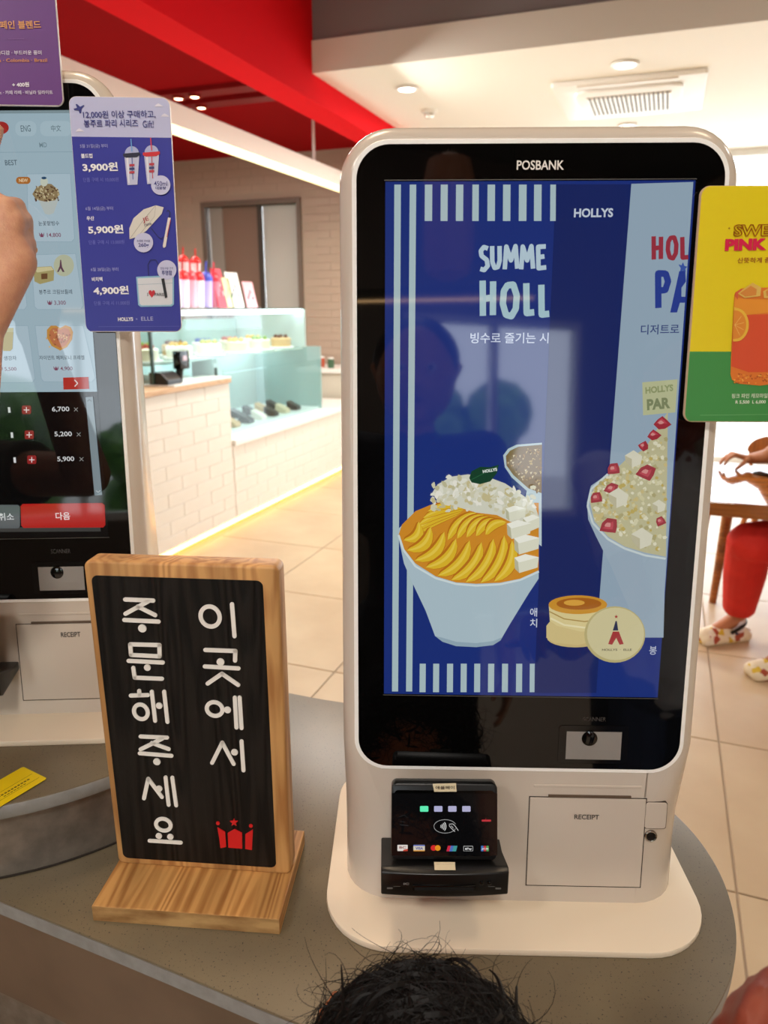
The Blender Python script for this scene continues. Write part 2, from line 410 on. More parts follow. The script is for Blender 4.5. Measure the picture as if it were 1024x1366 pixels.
# wall behind the camera, with windows to a green yard
wf = MB()
wins = [(-3.2, -1.9, .9, 2.3), (-1.05, .35, .8, 2.3), (1.35, 2.9, .8, 2.4)]
us = [-6]+[x for a in wins for x in a[:2]]+[4]
for k in range(0, len(us), 2): wf.box(us[k], us[k+1], VB-.12, VB, 0, 3.7)
for a, b_, z0, z1 in wins: wf.box(a, b_, VB-.12, VB, 0, z0); wf.box(a, b_, VB-.12, VB, z1, 3.7)
o = wf.build('wall_front', mat('taupe_wall', '6b5f55', rough=.7), smooth=False, kind='structure'); o.rotation_euler = (0, 0, -AR)
for i, (a, b_, z0, z1) in enumerate(wins): window('window_%d' % (i+2), a, b_, VB-.1, z0, z1, 2)
LEAF = mat('leaves', '5f8f35', rough=.6, col2='2f5a1c', vscale=6)
for i, (u, v) in enumerate([(-3.6, -8.5), (-.9, -8.0), (1.2, -9.0), (3.6, -8.4)]):
    t = empty('tree', R(u, v, -.15), 0, ['bushy green tree outside the left rear window', 'bushy green tree outside the middle rear window', 'green tree standing between the rear windows outside', 'green tree outside the right rear window'][i], 'tree', 'trees outside the rear windows')
    b = MB(); b.tube([(0, 0, 0), (.05, 0, .8), (0, .05, 1.5)], [.09, .07, .05]); b.build('trunk', mat('bark', '5a4636', rough=.8), t)
    b = MB()
    for k in range(14):
        b.ball((random.uniform(-.7, .7), random.uniform(-.6, .6), 1.2+random.uniform(-.5, .9)), random.uniform(.3, .5), sub=2)
    b.build('crown', LEAF, t, smooth=False)

# ceiling fittings ---------------------------------------------------
LAMP_E = mat('lamp_glow', 'ffffff', emit='fff6e6', es=14)
WHT = mat('white_fitting', 'f6f3ee', rough=.4)
def downlight(u, v, z, label, group, r=.055):
    t = empty('downlight', R(u, v, z), -AR, label, 'light', group)
    b = MB(); b.lathe([(r, 0), (r*1.35, -.004), (r*1.3, -.012), (r, -.014)], seg=24, cap=False); b.build('trim_ring', WHT, t)
    b = MB(); b.lathe([(r, -.006), (r*.6, -.010), (.001, -.011)], seg=24, cap=True); b.build('lens', LAMP_E, t)
    return t
downlight(-1.71, 5.05, 2.86, 'round downlight at the left of the white ceiling', 'white ceiling downlights')
downlight(-.36, 5.02, 2.86, 'round downlight in front of the square air conditioner panel', 'white ceiling downlights', .06)
downlight(-.42, 6.6, 2.86, 'small downlight behind the air conditioner panel', 'white ceiling downlights')
downlight(-1.72, 6.7, 2.86, 'faint far downlight beyond the dome detector', 'white ceiling downlights')
t = empty('smoke_detector', R(-1.74, 5.65, 2.86), 0, 'small white dome detector on the white ceiling', 'smoke detector')
b = MB(); b.lathe([(.055, 0), (.055, -.012), (.045, -.02)], seg=24); b.build('base', WHT, t)
b = MB(); b.lathe([(.038, -.02), (.034, -.04), (.02, -.052), (.004, -.056)], seg=24); b.build('dome', mat('grey_white', 'd8d2ca', rough=.4), t)
# air conditioner
t = empty('air_conditioner', R(-.36, 5.72, 2.86), -AR, 'square white cassette air conditioner set in the ceiling', 'air conditioner')
b = MB(); b.prism(rrect(-.46, .46, -.46, .46, .02), -.03, -.001, axis='z'); b.build('panel', WHT, t, bevel=.006)
b = MB(); b.prism(rrect(-.33, .33, -.36, .36, .09), -.055, -.03, axis='z'); b.build('grille_cover', WHT, t, bevel=.012)
b = MB(); b.box(-.26, .26, -.24, .24, -.058, -.05); b.build('grille_shade_plate', mat('grille_shadow', '6d655c', rough=.7), t, smooth=False)  # dark plate whose colour stands in for the shade between the slats
sb = MB(); sb.box(-.008, .008, -.24, .24, -.068, -.056); slat_me = sb.mesh('slat', WHT, bevel=.002, bseg=1)
for k in range(19):
    o = meshobj('slat', slat_me, t); o.location = (-.252+.028*k, 0, 0)
b = MB(); b.box(-.30, .30, -.445, -.375, -.04, -.028); b.build('louvre', mat('louvre_white', 'e7e0d6', rough=.4), t, smooth=False, bevel=.004)
b = MB(); b.box(-.30, .30, .375, .445, -.04, -.028); b.build('louvre', mat('louvre_white', 'e7e0d6', rough=.4), t, smooth=False, bevel=.004)
# red ceiling spotlights on two dark channels
for i, (u, v, du) in enumerate([(-3.45, 5.15, .06), (-3.58, 5.43, .05)]):
    o = rbox('trim_%d' % (i+4), mat('dark_red_channel', '8a0c10', rough=.4), -4.1, -2.4, v-.07, v+.07, 2.985, 3.02); struct(o)
    for sgn in (-1, 1):
        t = empty('spotlight', R(u+sgn*.07, v, 2.985), -AR, ['spotlight of the nearer pair, its %s lamp' % ('left' if sgn < 0 else 'right'), 'spotlight of the farther pair, its %s lamp' % ('left' if sgn < 0 else 'right')][i]+' in the red ceiling', 'spotlight', 'spotlights in the red ceiling')
        b = MB(); b.lathe([(.045, 0), (.05, -.015), (.036, -.02)], seg=20, cap=False); b.build('ring', mat('red_ring', 'a03020', rough=.4), t)
        b = MB(); b.lathe([(.036, -.012), (.02, -.018), (.001, -.019)], seg=20); b.build('lens', mat('warm_lamp', 'ffffff', emit='ffe2b0', es=14), t)
# hanging white light beam over the counter
t = empty('hanging_light_beam', R(-2.68, 4.0, 2.47), -AR, 'long white hanging beam with a glowing strip under it, above the counter', 'light beam')
b = MB(); b.box(-.16, 0, -3.0, 3.2, 0.008, .125); b.build('beam', mat('beam_white', 'f7f2e6', rough=.5), t, smooth=False, bevel=.003)
b = MB(); b.box(-.12, -.005, -3.0, 3.2, -.004, .008); b.build('light_strip', mat('warm_strip', 'ffffff', emit='ffec9a', es=2.2), t, smooth=False)
for v in (-2.6, atU(418, 185, -2.76)[1]-4.0):
    b = MB(); b.tube([(-.08, v, .12), (-.08, v, .545)], .012); b.build('hanger', WHT, t)

# ------------------------------------------------------------------ service counter and display case
cu = MB(); cu.box(-3.5, -2.692, 1.6, 4.285, .07, 1.01); cu.box(-3.5, -2.692, 4.295, 6.65, .07, .58); cu.box(-3.5, -2.76, 1.6, 6.65, 0, .07)
sc = empty('service_counter', (0, 0, 0), -AR, 'long white brick-fronted service counter with a glowing strip at the floor', 'counter')
cu.build('body', mat('grout_white', 'e9e2d7', rough=.8), sc, smooth=False)
b1 = MB(); b1.box(-.012, -.007, .001, .299, .001, .084); wme = b1.mesh('brick', BRKW, bevel=.002, bseg=1)
nb = 0
for r_ in range(11):
    z = .072+r_*.085
    v = 2.2 + (.15 if r_ % 2 else 0)
    while v < 6.5:
        top = 1.01 if v < 4.28 else .58
        if z+.085 <= top+.01 and nb < 300:
            if v < 4.29 < v+.3:
                for a_, e_ in ((v+.002, 4.286), (4.294, v+.298)):
                    if e_-a_ > .02 and (a_ < 4.29 or z+.085 <= .59):
                        b1 = MB(); b1.box(-.012, -.007, 0, e_-a_, .001, .084); o = b1.build('brick', BRKW, sc, smooth=False); o.location = (-2.68, a_, z); nb += 1
                nb -= 1
            else:
                o = meshobj('brick', wme, sc); o.location = (-2.68, v, z)
            nb += 1
        v += .3
b = MB(); b.box(-3.5, -2.665, 1.6, 4.285, 1.01, 1.04); b.build('worktop', wood('counter_wood', 'd9b48c', 'c09468', 'y', 8, .45), sc, smooth=False, bevel=.003)
b = MB(); b.box(-2.9, -2.665, 3.66, 4.285, 1.04, 1.05); b.build('ledge', WHT, sc, smooth=False, bevel=.002, label='white ledge in front of the case')
b = MB(); b.box(-3.5, -2.665, 4.295, 6.67, .58, .62); b.build('ledge', WHT, sc, smooth=False, bevel=.003, label='low white ledge under the glass')
b = MB(); b.box(-2.755, -2.74, 1.7, 6.6, .012, .04); b.build('light_strip', mat('floor_strip', 'ffffff', emit='ffb45c', es=7), sc, smooth=False)
# the display case
GLS = glass('case_glass', (.90, .97, .97))
dc = empty('display_case', (0, 0, 0), -AR, 'glass pastry display case standing behind the white counter', 'display case')
FRAMEC = mat('case_frame', 'bcd4d6', rough=.4)
b = MB(); b.box(-3.48, -2.80, 3.655, 5.7, 1.475, 1.49); b.build('top_pane', GLS, dc, smooth=False)
b = MB(); b.box(-3.48, -2.81, 3.655, 3.66, 1.052, 1.475); b.build('end_pane', GLS, dc, smooth=False)
b = MB(); b.box(-2.81, -2.80, 3.665, 5.7, 1.052, 1.475); b.build('front_pane', GLS, dc, smooth=False)
b = MB(); b.box(-2.81, -2.80, 4.33, 5.98, .62, 1.052); b.build('front_pane', GLS, dc, smooth=False)
b = MB(); b.box(-3.48, -2.81, 5.69, 5.71, 1.17, 1.475); b.build('end_panel', mat('case_end', 'c3cdcb', rough=.3), dc, smooth=False, label='pale end panel of the upper shelf')
b = MB(); b.box(-3.48, -2.81, 5.98, 6.0, .62, 1.16); b.build('end_panel', mat('case_end_low', 'a3bcba', rough=.3), dc, smooth=False, label='teal-grey end panel of the lower case')
b = MB(); b.box(-2.815, -2.798, 3.652, 3.668, 1.05, 1.485); b.box(-2.815, -2.798, 4.315, 4.33, .62, 1.1); b.build('corner_post', mat('case_seal', '2f4a44', rough=.4), dc, smooth=False)
b = MB(); b.box(-2.98, -2.81, 4.30, 4.40, .62, 1.16); b.build('end_panel', FRAMEC, dc, smooth=False, label='pale blue end panel')
b = MB(); b.box(-3.48, -3.46, 4.3, 5.98, .62, 1.40); b.box(-3.48, -3.46, 3.66, 4.3, 1.052, 1.40); b.build('rear_panel', mat('case_rear', 'a7bdb9', rough=.5), dc, smooth=False)
b = MB(); b.box(-3.46, -2.83, 3.67, 5.68, 1.155, 1.168); b.build('glass_shelf', mat('shelf_glass', 'b9cfca', rough=.15), dc, smooth=False)
b = MB(); b.box(-3.46, -2.83, 4.35, 5.98, .62, .635); b.build('case_floor', mat('case_floor', 'dfe8e6', rough=.3), dc, smooth=False)
b = MB(); b.box(-2.90, -2.83, 3.67, 5.68, 1.445, 1.472); b.build('case_lamp', mat('case_lamp', 'ffffff', emit='f2fbff', es=7), dc, smooth=False)
b = MB(); b.box(-3.4, -3.3, 4.4, 5.9, 1.13, 1.15); b.build('case_lamp', mat('case_lamp', 'ffffff', emit='f2fbff', es=7), dc, smooth=False)

def on_case(name, cat, label, group, v, u, z, make):
    t = empty(name, R(u, v, z), -AR, label, cat, group); make(t); return t
def cake(cols):
    def f(t):
        b = MB(); b.lathe([(.075, 0), (.08, .004), (.078, .008)], seg=18); b.build('board', WHT, t)
        b = MB(); b.lathe([(.06, .008), (.062, .05), (.055, .055)], seg=18); b.build('sponge', mat('cake_'+cols[0], cols[0], rough=.6), t)
        b = MB()
        for k in range(6): b.ball((.035*math.cos(k), .035*math.sin(k), .06), .014, sub=1)
        b.build('topping', mat('cake_'+cols[1], cols[1], rough=.4), t)
    return f
def packet(col, col2):
    def f(t):
        b = MB(); b.prism([(-.05, 0), (.05, 0), (.05, .03), (-.05, .075)], -.04, .04, axis='y'); b.build('packet', mat('pk_'+col, col, rough=.35), t, smooth=False, bevel=.003)
        b = MB(); b.box(-.051, -.03, -.025, .025, .02, .06); b.build('sticker', mat('pk_'+col2, col2, rough=.5), t, smooth=False)
    return f
def tumbler(body, lid):
    def f(t):
        b = MB(); b.lathe([(.026, 0), (.036, .13), (.037, .135)], seg=18); b.build('cup', mat('tb_'+body, body, rough=.25), t)
        b = MB(); b.lathe([(.039, .135), (.039, .148), (.033, .165), (.018, .18), (.003, .183)], seg=18); b.build('lid', mat('tb_'+lid, lid, rough=.25), t)
        b = MB(); b.tube([(0, 0, .18), (.006, 0, .235)], .005); b.build('straw', mat('tb_'+lid, lid, rough=.25), t)
    return f
cols = [('f0e4c8', 'b04030'), ('e9dcc0', '7fa040'), ('f5efe0', 'd2a030'), ('d8b080', '5a3020'), ('f2ead8', 'c0c060'), ('f6f0e6', '3d55a0'), ('ead6b0', 'e0b040')]
names = ['cream', 'pale', 'white', 'brown', 'green-topped', 'blue-topped', 'golden']
vv = 3.78
for i in range(11):
    c_ = cols[i % 7]
    nm = ['cream cake with red berries at the left of the upper shelf', 'pale cake with green topping on the upper shelf', 'white cake with orange topping left of the glass joint', 'brown cake just left of the glass joint', 'cream cake with green dots just right of the glass joint', 'white cake with blue topping on the upper shelf', 'golden cake in the middle of the upper shelf', 'second cream cake with red berries on the upper shelf', 'pale cake with green topping near the shelf end', 'white cake with orange topping near the shelf end', 'brown cake at the far right end of the upper shelf'][i]
    on_case('cake', 'cake', nm, 'cakes on the upper shelf', vv, -2.95-.16*(i % 2), 1.168, cake(c_)).scale = (1.35, 1.35, 1.5); vv += .175
pk = [('1f2326', 'e8e8e8'), ('c9a06a', '2a2a2a'), ('23282c', 'd04040'), ('e6dfd2', '2a4a8a'), ('2a2623', 'e9e2d0'), ('d5c8a8', 'a03030'), ('1c1f22', 'd0b040')]
k = 0
for row in range(2):
    for i in range(7):
        a = pk[(i+row*3) % 7]
        on_case('sandwich_packet', 'food packet', '%s food packet, %s from the left in the %s row on the case floor' % (['black', 'tan', 'charcoal', 'cream', 'dark brown', 'beige', 'near-black'][(i+row*3) % 7], ['first', 'second', 'third', 'fourth', 'fifth', 'sixth', 'last'][i], ['front', 'rear'][row]), 'food packets on the case floor', 4.52+.2*i, -2.95-.2*row, .635, packet(*a)); k += 1
tv = [(236, 'c8b4d8', 'd83038'), (246, 'e8d0dc', 'd83038'), (256, 'd8a0b0', 'e04858'), (266, 'ecdce4', 'd83038'), (277, 'b8a8e0', '4a58c8'), (287, 'd87888', 'd83848')]
for i, (x, a, b_) in enumerate(tv):
    u_, v_, z_ = atU(x, 405, -3.0)
    tt = on_case('tumbler', 'tumbler', ['pale lilac tumbler with a red lid, leftmost on the case top', 'white-pink tumbler with a red lid, second from the left on the case top', 'rosy tumbler with a coral lid on the case top', 'pale tumbler with a red lid in the middle of the row on the case', 'violet tumbler with a blue lid on the case top', 'dark pink tumbler at the right end of the row on the case'][i], 'tumblers on the case top', v_, -3.0, 1.49, tumbler(a, b_))
    tt.scale = (1.15, 1.15, 1.3)
for i, x in enumerate((248, 264)):     # upright row behind stacked on a riser
    u_, v_, z_ = atU(x, 400, -3.2)
    o = rbox('display_riser', WHT, -3.27, -3.13, v_-.07, v_+.07, 1.49, 1.66); tag(o, ['left', 'right'][i]+' white block lifting a tumbler behind the row on the case', 'riser')
    tt = on_case('tumbler', 'tumbler', ['left', 'right'][i]+' raised tumbler with a red lid standing on a white block', 'raised tumblers', v_, -3.2, 1.66, tumbler('f0dce0', 'e03030'))
def card(t, w_, h_, col, fig, col3):
    b = MB(Matrix.Rotation(math.radians(-12), 4, 'Y')); b.box(-.004, 0, -w_/2, w_/2, 0, h_); b.build('panel', mat('cd_'+col, col, rough=.5), t, smooth=False)
    b = MB(Matrix.Rotation(math.radians(-12), 4, 'Y'))
    for q in range(4): b.box(0, .002, -w_*.3+w_*.16*q, -w_*.2+w_*.16*q, h_*(.3+.12*(q % 3)), h_*(.42+.12*(q % 3)))
    b.build('figure', mat('cd_'+col3, col3, rough=.5), t, smooth=False)
for i, (x, w_, h_, c1, c3, lb) in enumerate([(299, .13, .27, 'd84858', 'f0c0c0', 'red upright card on the case top'), (309, .10, .21, 'e6e0a8', '7fae80', 'pale yellow-green card on the case top'), (318, .17, .25, 'f4f1ec', '2f3550', 'white card with small dark drawings on the case top'), (337, .15, .19, 'eeb0b8', '2f2a3a', 'pink card at the right of the case top')]):
    u_, v_, z_ = atU(x, 408, -2.95)
    t = empty('menu_card', R(-2.95, v_, 1.49), -AR, lb, 'card', 'cards on the display case'); card(t, w_, h_, c1, '', c3)
t = empty('bread_case', (0, 0, 0), -AR, 'smaller glass case with breads left of and behind the pastry case', 'display case')
b = MB(); b.box(-4.2, -3.56, 2.6, 4.3, 0, 1.14); b.build('body', mat('bc_body', 'd9cdbb', rough=.5), t, smooth=False)
b = MB(); b.box(-3.57, -3.56, 2.6, 4.3, 1.15, 1.46); b.build('front_pane', GLS, t, smooth=False)
b = MB(); b.box(-4.2, -3.56, 2.6, 4.3, 1.46, 1.475); b.build('top_pane', GLS, t, smooth=False)
b = MB(); b.box(-4.2, -4.18, 2.6, 4.3, 1.14, 1.46); b.build('rear_panel', mat('bc_rear', '7fb4bc', rough=.4), t, smooth=False)
b = MB(); b.box(-4.2, -3.56, 2.6, 4.3, 1.14, 1.15); b.build('case_floor', mat('case_floor', 'dfe8e6'), t, smooth=False)
b = MB(); b.box(-3.64, -3.58, 2.6, 4.3, 1.43, 1.455); b.build('case_lamp', mat('case_lamp', 'ffffff'), t, smooth=False)
for i in range(6):
    tt = empty('bread', R(-3.75-.08*(i % 2), 3.0+.2*i, 1.15), i, ['dark rye', 'golden', 'brown', 'tan', 'dark brown', 'honey-coloured'][i]+' bread loaf in the small case, %s from the left' % ['first', 'second', 'third', 'fourth', 'fifth', 'last'][i], 'bread', 'breads in the small case')
    b = MB(); b.ball((0, 0, .03), .06, sx=1.3, sz=.6); b.build('loaf', mat('loaf_%d' % i, ['5a3a1c', 'c08a44', '8a5a2c', 'b08048', '4a2e18', 'c89a50'][i], rough=.6), tt)
    b = MB(); b.tube([(-.05, 0, .064), (0, .005, .068), (.05, 0, .063)], .005); b.build('crust_score', mat('crust', 'e0c088', rough=.7), tt)
# black terminal on the wood worktop
t = empty('order_printer', Vector(atZ(222, 514, 1.041)), -AR, 'black printer and terminal on the wooden worktop left of the case', 'printer')
b = MB(); b.prism([(-.09, 0), (.08, 0), (.08, .05), (.02, .11), (-.09, .11)], -.09, .09, axis='y'); b.build('body', BLACK_PL, t, smooth=False, bevel=.008)
b = MB(); b.tube([(0, .16, 0), (0, .18, .1), (.02, .19, .2)], .03); b.box(-.02, .05, .13, .25, .12, .27); t.scale = (.78, .78, .72); b.build('display', BLACK_SH, t, bevel=.004)
b = MB(); b.box(.045, .056, .16, .21, .19, .23); b.build('label_sticker', mat('pinkish', 'd8c8d8', rough=.5), t, smooth=False)
# low back counter at the far end
t = empty('pale_counter', (0, 0, 0), -AR, 'low pale counter against the rear wall beyond the glass case', 'counter')
b = MB(); b.box(-3.6, -2.2, 6.75, 7.3, 0, .86); b.build('body', mat('bc', 'd6cfc0', rough=.5), t, smooth=False)
b = MB(); b.box(-3.62, -2.18, 6.72, 7.32, .86, .9); b.build('top', WHT, t, smooth=False, bevel=.003)
for i in range(8):
    c_ = ['5a7a88', 'c0563a', '4a6a50', 'e0e0d8', '6a4a38', '7fb0c0', 'd8b060', '3a4048'][i]
    tt = empty('jar', R(-3.4+.15*i, 6.85+.1*(i % 2), .9), 0, ['slate blue', 'brick red', 'dark green', 'off-white', 'brown', 'light blue', 'golden', 'near-black'][i]+' small jar on the low counter at the back', 'jar', 'jars on the back counter')
    b = MB(); b.lathe([(.03, 0), (.035, .05), (.03, .09)], seg=14); b.build('body', mat('jar_'+c_, c_, rough=.4), tt)
    b = MB(); b.lathe([(.03, .09), (.03, .105)], seg=14); b.build('lid', WHT, tt)
# ---- the island, the kiosks and what stands on them
# ------------------------------------------------------------------ stone island
TZ = .833
isl = catmull([(-1.45, 1.12), (-.95, .915), (-.448, .705), (-.248, .622), (-.081, .551), (.05, .503), (.16, .488), (.25, .507), (.315, .555), (.366, .614), (.397, .68), (.411, .76), (.40, .845), (.355, .94), (.25, 1.03), (.10, 1.098), (-.072, 1.149), (-.17, 1.182), (-.5, 1.31), (-1.3, 1.62), (-1.52, 1.5), (-1.56, 1.3)], 6)
def inset(P, d):
    out = []; n = len(P)
    for i in range(n):
        a = Vector(P[i-1]); b = Vector(P[(i+1) % n]); t = (b-a).normalized(); nn = Vector((-t.y, t.x))
        out.append(tuple(Vector(P[i])+nn*d))
    return out
ct = empty('stone_counter', (0, 0, 0), 0, 'rounded island counter with a grey-brown speckled stone top under both kiosks', 'counter')
b = MB(); b.prism(isl, TZ-.004, TZ, axis='z'); b.build('stone_top', STONE, ct, bevel=.0012)
b = MB(); b.prism(isl, TZ-.022, TZ-.004, axis='z'); b.build('stone_edge', STONE_E, ct)
b = MB(); b.prism(inset(isl, .012), TZ-.17, TZ-.022, axis='z'); b.build('apron', APRON, ct)
b = MB(); b.prism(inset(isl, .05), .1, TZ-.17, axis='z'); b.build('base_cladding', STEEL, ct)
b = MB(); b.prism(inset(isl, .09), 0, .1, axis='z'); b.build('plinth', DARK_GAP, ct)
RZ = .943; rcx, rcy = -.56, 1.07
rd = empty('raised_round_stand', (rcx, rcy, TZ), 0, 'raised round stone platform with a brushed steel side under the left kiosk', 'platform')
b = MB(); b.lathe([(.346, 0), (.346, RZ-TZ-.018)], seg=96); b.build('steel_band', STEEL, rd)
b = MB(); b.lathe([(.3455, 0), (.3475, .0005), (.3475, .0025), (.3455, .003)], seg=96); b.build('shadow_joint', DARK_GAP, rd)
b = MB(); b.lathe([(.361, RZ-TZ-.018), (.362, RZ-TZ-.016), (.362, RZ-TZ-.003), (.361, RZ-TZ-.001)], seg=96); b.build('stone_edge', STONE_E, rd)
b = MB(); b.lathe([(.361, RZ-TZ-.002), (.360, RZ-TZ)], seg=96); b.build('stone_top', STONE, rd)

# ------------------------------------------------------------------ kiosks
LAM = math.radians(5.35)
MF = Matrix(((1, 0, 0, -.148), (0, math.cos(LAM), math.sin(LAM), 0), (0, -math.sin(LAM), math.cos(LAM), .259), (0, 0, 0, 1)))
def wmat(loc, yaw): return Matrix.Translation(loc) @ Matrix.Rotation(yaw, 4, 'Z')
Y1, Y2 = math.radians(-1.55), math.radians(3.1)
K1L = Vector((0, .723, TZ))+Vector((math.cos(Y1), math.sin(Y1), 0))*.148
K2L = Vector((-.66557, .92899, RZ))+Vector((math.cos(Y2), math.sin(Y2), 0))*.148
W1 = wmat(K1L, Y1) @ MF; W2 = wmat(K2L, Y2) @ MF
G1 = Sheet(None, W1, MF, lit)             # for measuring on the kiosk's face
def face_part(mb, name, m, parent, **kw):
    o = mb.build(name, m, parent, **kw); o.matrix_local = MF; return o
def prect(x0, y0, x1, y1):
    a = G1.px(x0, y0); c_ = G1.px(x1, y1); return min(a[0], c_[0]), max(a[0], c_[0]), min(a[1], c_[1]), max(a[1], c_[1])
def kiosk(loc, yaw, label):
    k = empty('self_order_kiosk', loc, yaw, label, 'kiosk', 'self-order kiosks')
    b = MB(); b.prism(rrect(-.2145, .2145, -.0915, .24, .078, 10), 0, .008, axis='z'); b.build('base_plate', PLATE_W, k, bevel=.0015)
    # shell
    x0, x1, zt, rt = -.046, .342, .579, .053
    zs = [-.251, -.235, -.21, -.18, -.15, -.12, -.09, -.06, -.02, .1, .25, .4, zt-rt]
    def Rz(z): return .018 if z > -.06 else .018+.036*min(1, (-.06-z)/.10)
    O = [(x0, z, -1, 0) for z in zs]
    O += [(x0+rt+rt*math.cos(a), zt-rt+rt*math.sin(a), math.cos(a), math.sin(a)) for a in [PI-PI/2*k_/9 for k_ in range(1, 10)]]
    O += [(x1-rt+rt*math.cos(a), zt-rt+rt*math.sin(a), math.cos(a), math.sin(a)) for a in [PI/2-PI/2*k_/9 for k_ in range(0, 10)]]
    O += [(x1, z, 1, 0) for z in zs[::-1]][1:]
    b = MB(); rings = []
    def V(x, y, z, bottom):
        if bottom: z = (-.2515+y*math.sin(LAM))/math.cos(LAM)
        return b._v((x, y, z))
    NR = 7
    for q in range(NR+1):
        ph = PI/2*q/NR
        rings.append([V(x-nx*Rz(z)*(1-math.sin(ph)), Rz(z)*(1-math.cos(ph)), z-nz*Rz(z)*(1-math.sin(ph)), z == zs[0]) for x, z, nx, nz in O])
    rings.append([V(x-nx*.012, .085+.06*max(0, (.2-z))/.45, z-nz*.012, z == zs[0]) for x, z, nx, nz in O])
    n = len(O)
    for A, B in zip(rings, rings[1:]):
        for i in range(n-1): b.face([A[i], A[i+1], B[i+1], B[i]])
    b.face([b.bm.verts.new(v_.co) for v_ in rings[0]]); b.face(rings[-1][::-1])
    b.face([r_[0] for r_ in rings]+[r_[-1] for r_ in rings[::-1]])
    bmesh.ops.triangulate(b.bm, faces=[f for f in b.bm.faces if len(f.verts) > 4])
    face_part(b, 'housing', WHITE_PL, k)
    b = MB(); b.prism(rrect(-.0325, .3285, -.0900, .5640, .036, 10), -.0012, .001); face_part(b, 'bezel_rim', mat('rim_white', 'fffdf8', rough=.25), k, bevel=.0005, bseg=1)
    b = MB(); b.prism(rrect(-.028, .324, -.0855, .5595, .032, 10), -.0020, .002); face_part(b, 'front_glass', BLACK_GL, k, bevel=.0004, bseg=1)
    b = MB()
    t_ = .0007
    for q in [(-.001, .297, .5265, .5265+t_), (-.001, .297, -.0012-t_, -.0012)]: b.box(q[0], q[1], -.00225, -.002, q[2], q[3])
    face_part(b, 'display_edge', mat('edge_grey', '55534f', rough=.4), k, smooth=False)
    # scanner
    q = prect(745, 966, 834, 1018); b = MB(); b.prism(rrect(*q, .004), -.0026, -.002); fr_ = face_part(b, 'scanner_frame', BLACK_SH, k, bevel=.0004, bseg=1)
    q = prect(755, 974, 826, 1012); x0, x1, z0, z1 = q
    xm = (x0+x1)/2; b = MB()
    v = [b._v(p) for p in [(x0, -.0029, z0), (x1, -.0029, z0), (x1, -.0029, z1), (x0, -.0029, z1), (x0+.009, -.0033, z0+.011), (x1-.009, -.0033, z0+.011)]]
    b.face([v[0], v[1], v[5], v[4]]); b.face([v[4], v[5], v[2], v[3]]); b.face([v[0], v[4], v[3]]); b.face([v[1], v[2], v[5]])
    face_part(b, 'scanner_window', mat('scanner_silver', '8f8a85', rough=.35), k, smooth=False)
    c0 = G1.px(785, 983); b = MB(Matrix.Translation((c0[0], -.0033, c0[1])) @ Matrix.Rotation(PI/2, 4, 'X')); b.lathe([(.0085, 0), (.0085, .0008), (.006, .0016), (.001, .002)], seg=24); face_part(b, 'scanner_lens', BLACK_GL, k)
    # receipt door and lock panel
    q = prect(706.5, 1063, 853, 1183); b = MB(); b.box(q[0]-.0009, q[1]+.0009, -.0006, .003, q[2]-.0009, q[3]+.0009); face_part(b, 'door_gap', DARK_GAP, k, smooth=False)
    b = MB(); b.box(q[0], q[1], -.0012, .002, q[2], q[3]); face_part(b, 'receipt_door', WHITE_PL, k, smooth=False, bevel=.0006, bseg=1)
    s_ = prect(731, 1059.5, 841, 1064.5); b = MB(); b.box(s_[0], s_[1], -.0017, .002, s_[2], s_[3]); face_part(b, 'receipt_slot', mat('slot_brown', '5d4c3c', rough=.7), k, smooth=False)
    s_ = prect(712, 1046, 856, 1052); b = MB(); b.box(s_[0], s_[1], -.0008, .001, s_[2], s_[3]); face_part(b, 'printer_lip', WHITE_PL, k, smooth=False, bevel=.0008)
    p_ = prect(861.5, 1070, 887, 1105); b = MB(); b.prism(rrect(p_[0]-.0006, p_[1]+.0006, p_[2]-.0006, p_[3]+.0006, .003), -.0003, .003); face_part(b, 'lock_gap', DARK_GAP, k, smooth=False)
    b = MB(); b.prism(rrect(*p_, .003), -.0012, .002); face_part(b, 'lock_cover', WHITE_PL, k, bevel=.0005, bseg=1)
    c0 = G1.px(867.5, 1115); b = MB(Matrix.Translation((c0[0], 0, c0[1])) @ Matrix.Rotation(PI/2, 4, 'X')); b.lathe([(.0070, -.001), (.0070, .0012), (.0062, .0017), (.0052, .0014), (.005, .0006)], seg=28, cap=False); lk = face_part(b, 'lock_ring', mat('lock_metal', 'a8a39c', rough=.25, metal=1), k)
    b = MB(Matrix.Translation((c0[0], 0, c0[1])) @ Matrix.Rotation(PI/2, 4, 'X')); b.lathe([(.0052, 0), (.0052, .0007), (.004, .001), (.0036, .0016), (.0008, .0017)], seg=24); face_part(b, 'lock_barrel', mat('lock_dark', '2c2a28', rough=.3, metal=.8), k)
    return k
kA = kiosk(K1L, Y1, 'large white kiosk on the right showing a blue shaved-ice dessert poster')
kB = kiosk(K2L, Y2, 'white kiosk at the left edge showing a pale menu and order list')

# lettering printed on the kiosk faces
P1 = Sheet(kA, W1 @ Matrix.Translation((0, -.0023, 0)), MF @ Matrix.Translation((0, -.0023, 0)), ink)
P1.text('POSBANK', 689, 220.3, 752, 220.3, 12, 'e6e0d8', 1, 'brand_lettering', .018)
P1.text('SCANNER', 777, 959, 808, 959.5, 6, '3f3a38', 1, 'scanner_lettering', .004)
P1.text('RECEIPT', 766, 1090, 799, 1090.6, 7, '2b2724', -2, 'receipt_lettering', .012)
P1.finish()
P2 = Sheet(kB, W2 @ Matrix.Translation((0, -.0023, 0)), MF @ Matrix.Translation((0, -.0023, 0)), ink)
P2.text('SCANNER', 68, 735.5, 94, 735, 6, '3f3a38', 1, 'scanner_lettering', .004)
P2.text('RECEIPT', 81, 847, 107, 846.2, 7, '2b2724', -2, 'receipt_lettering', .012)
P2.finish()

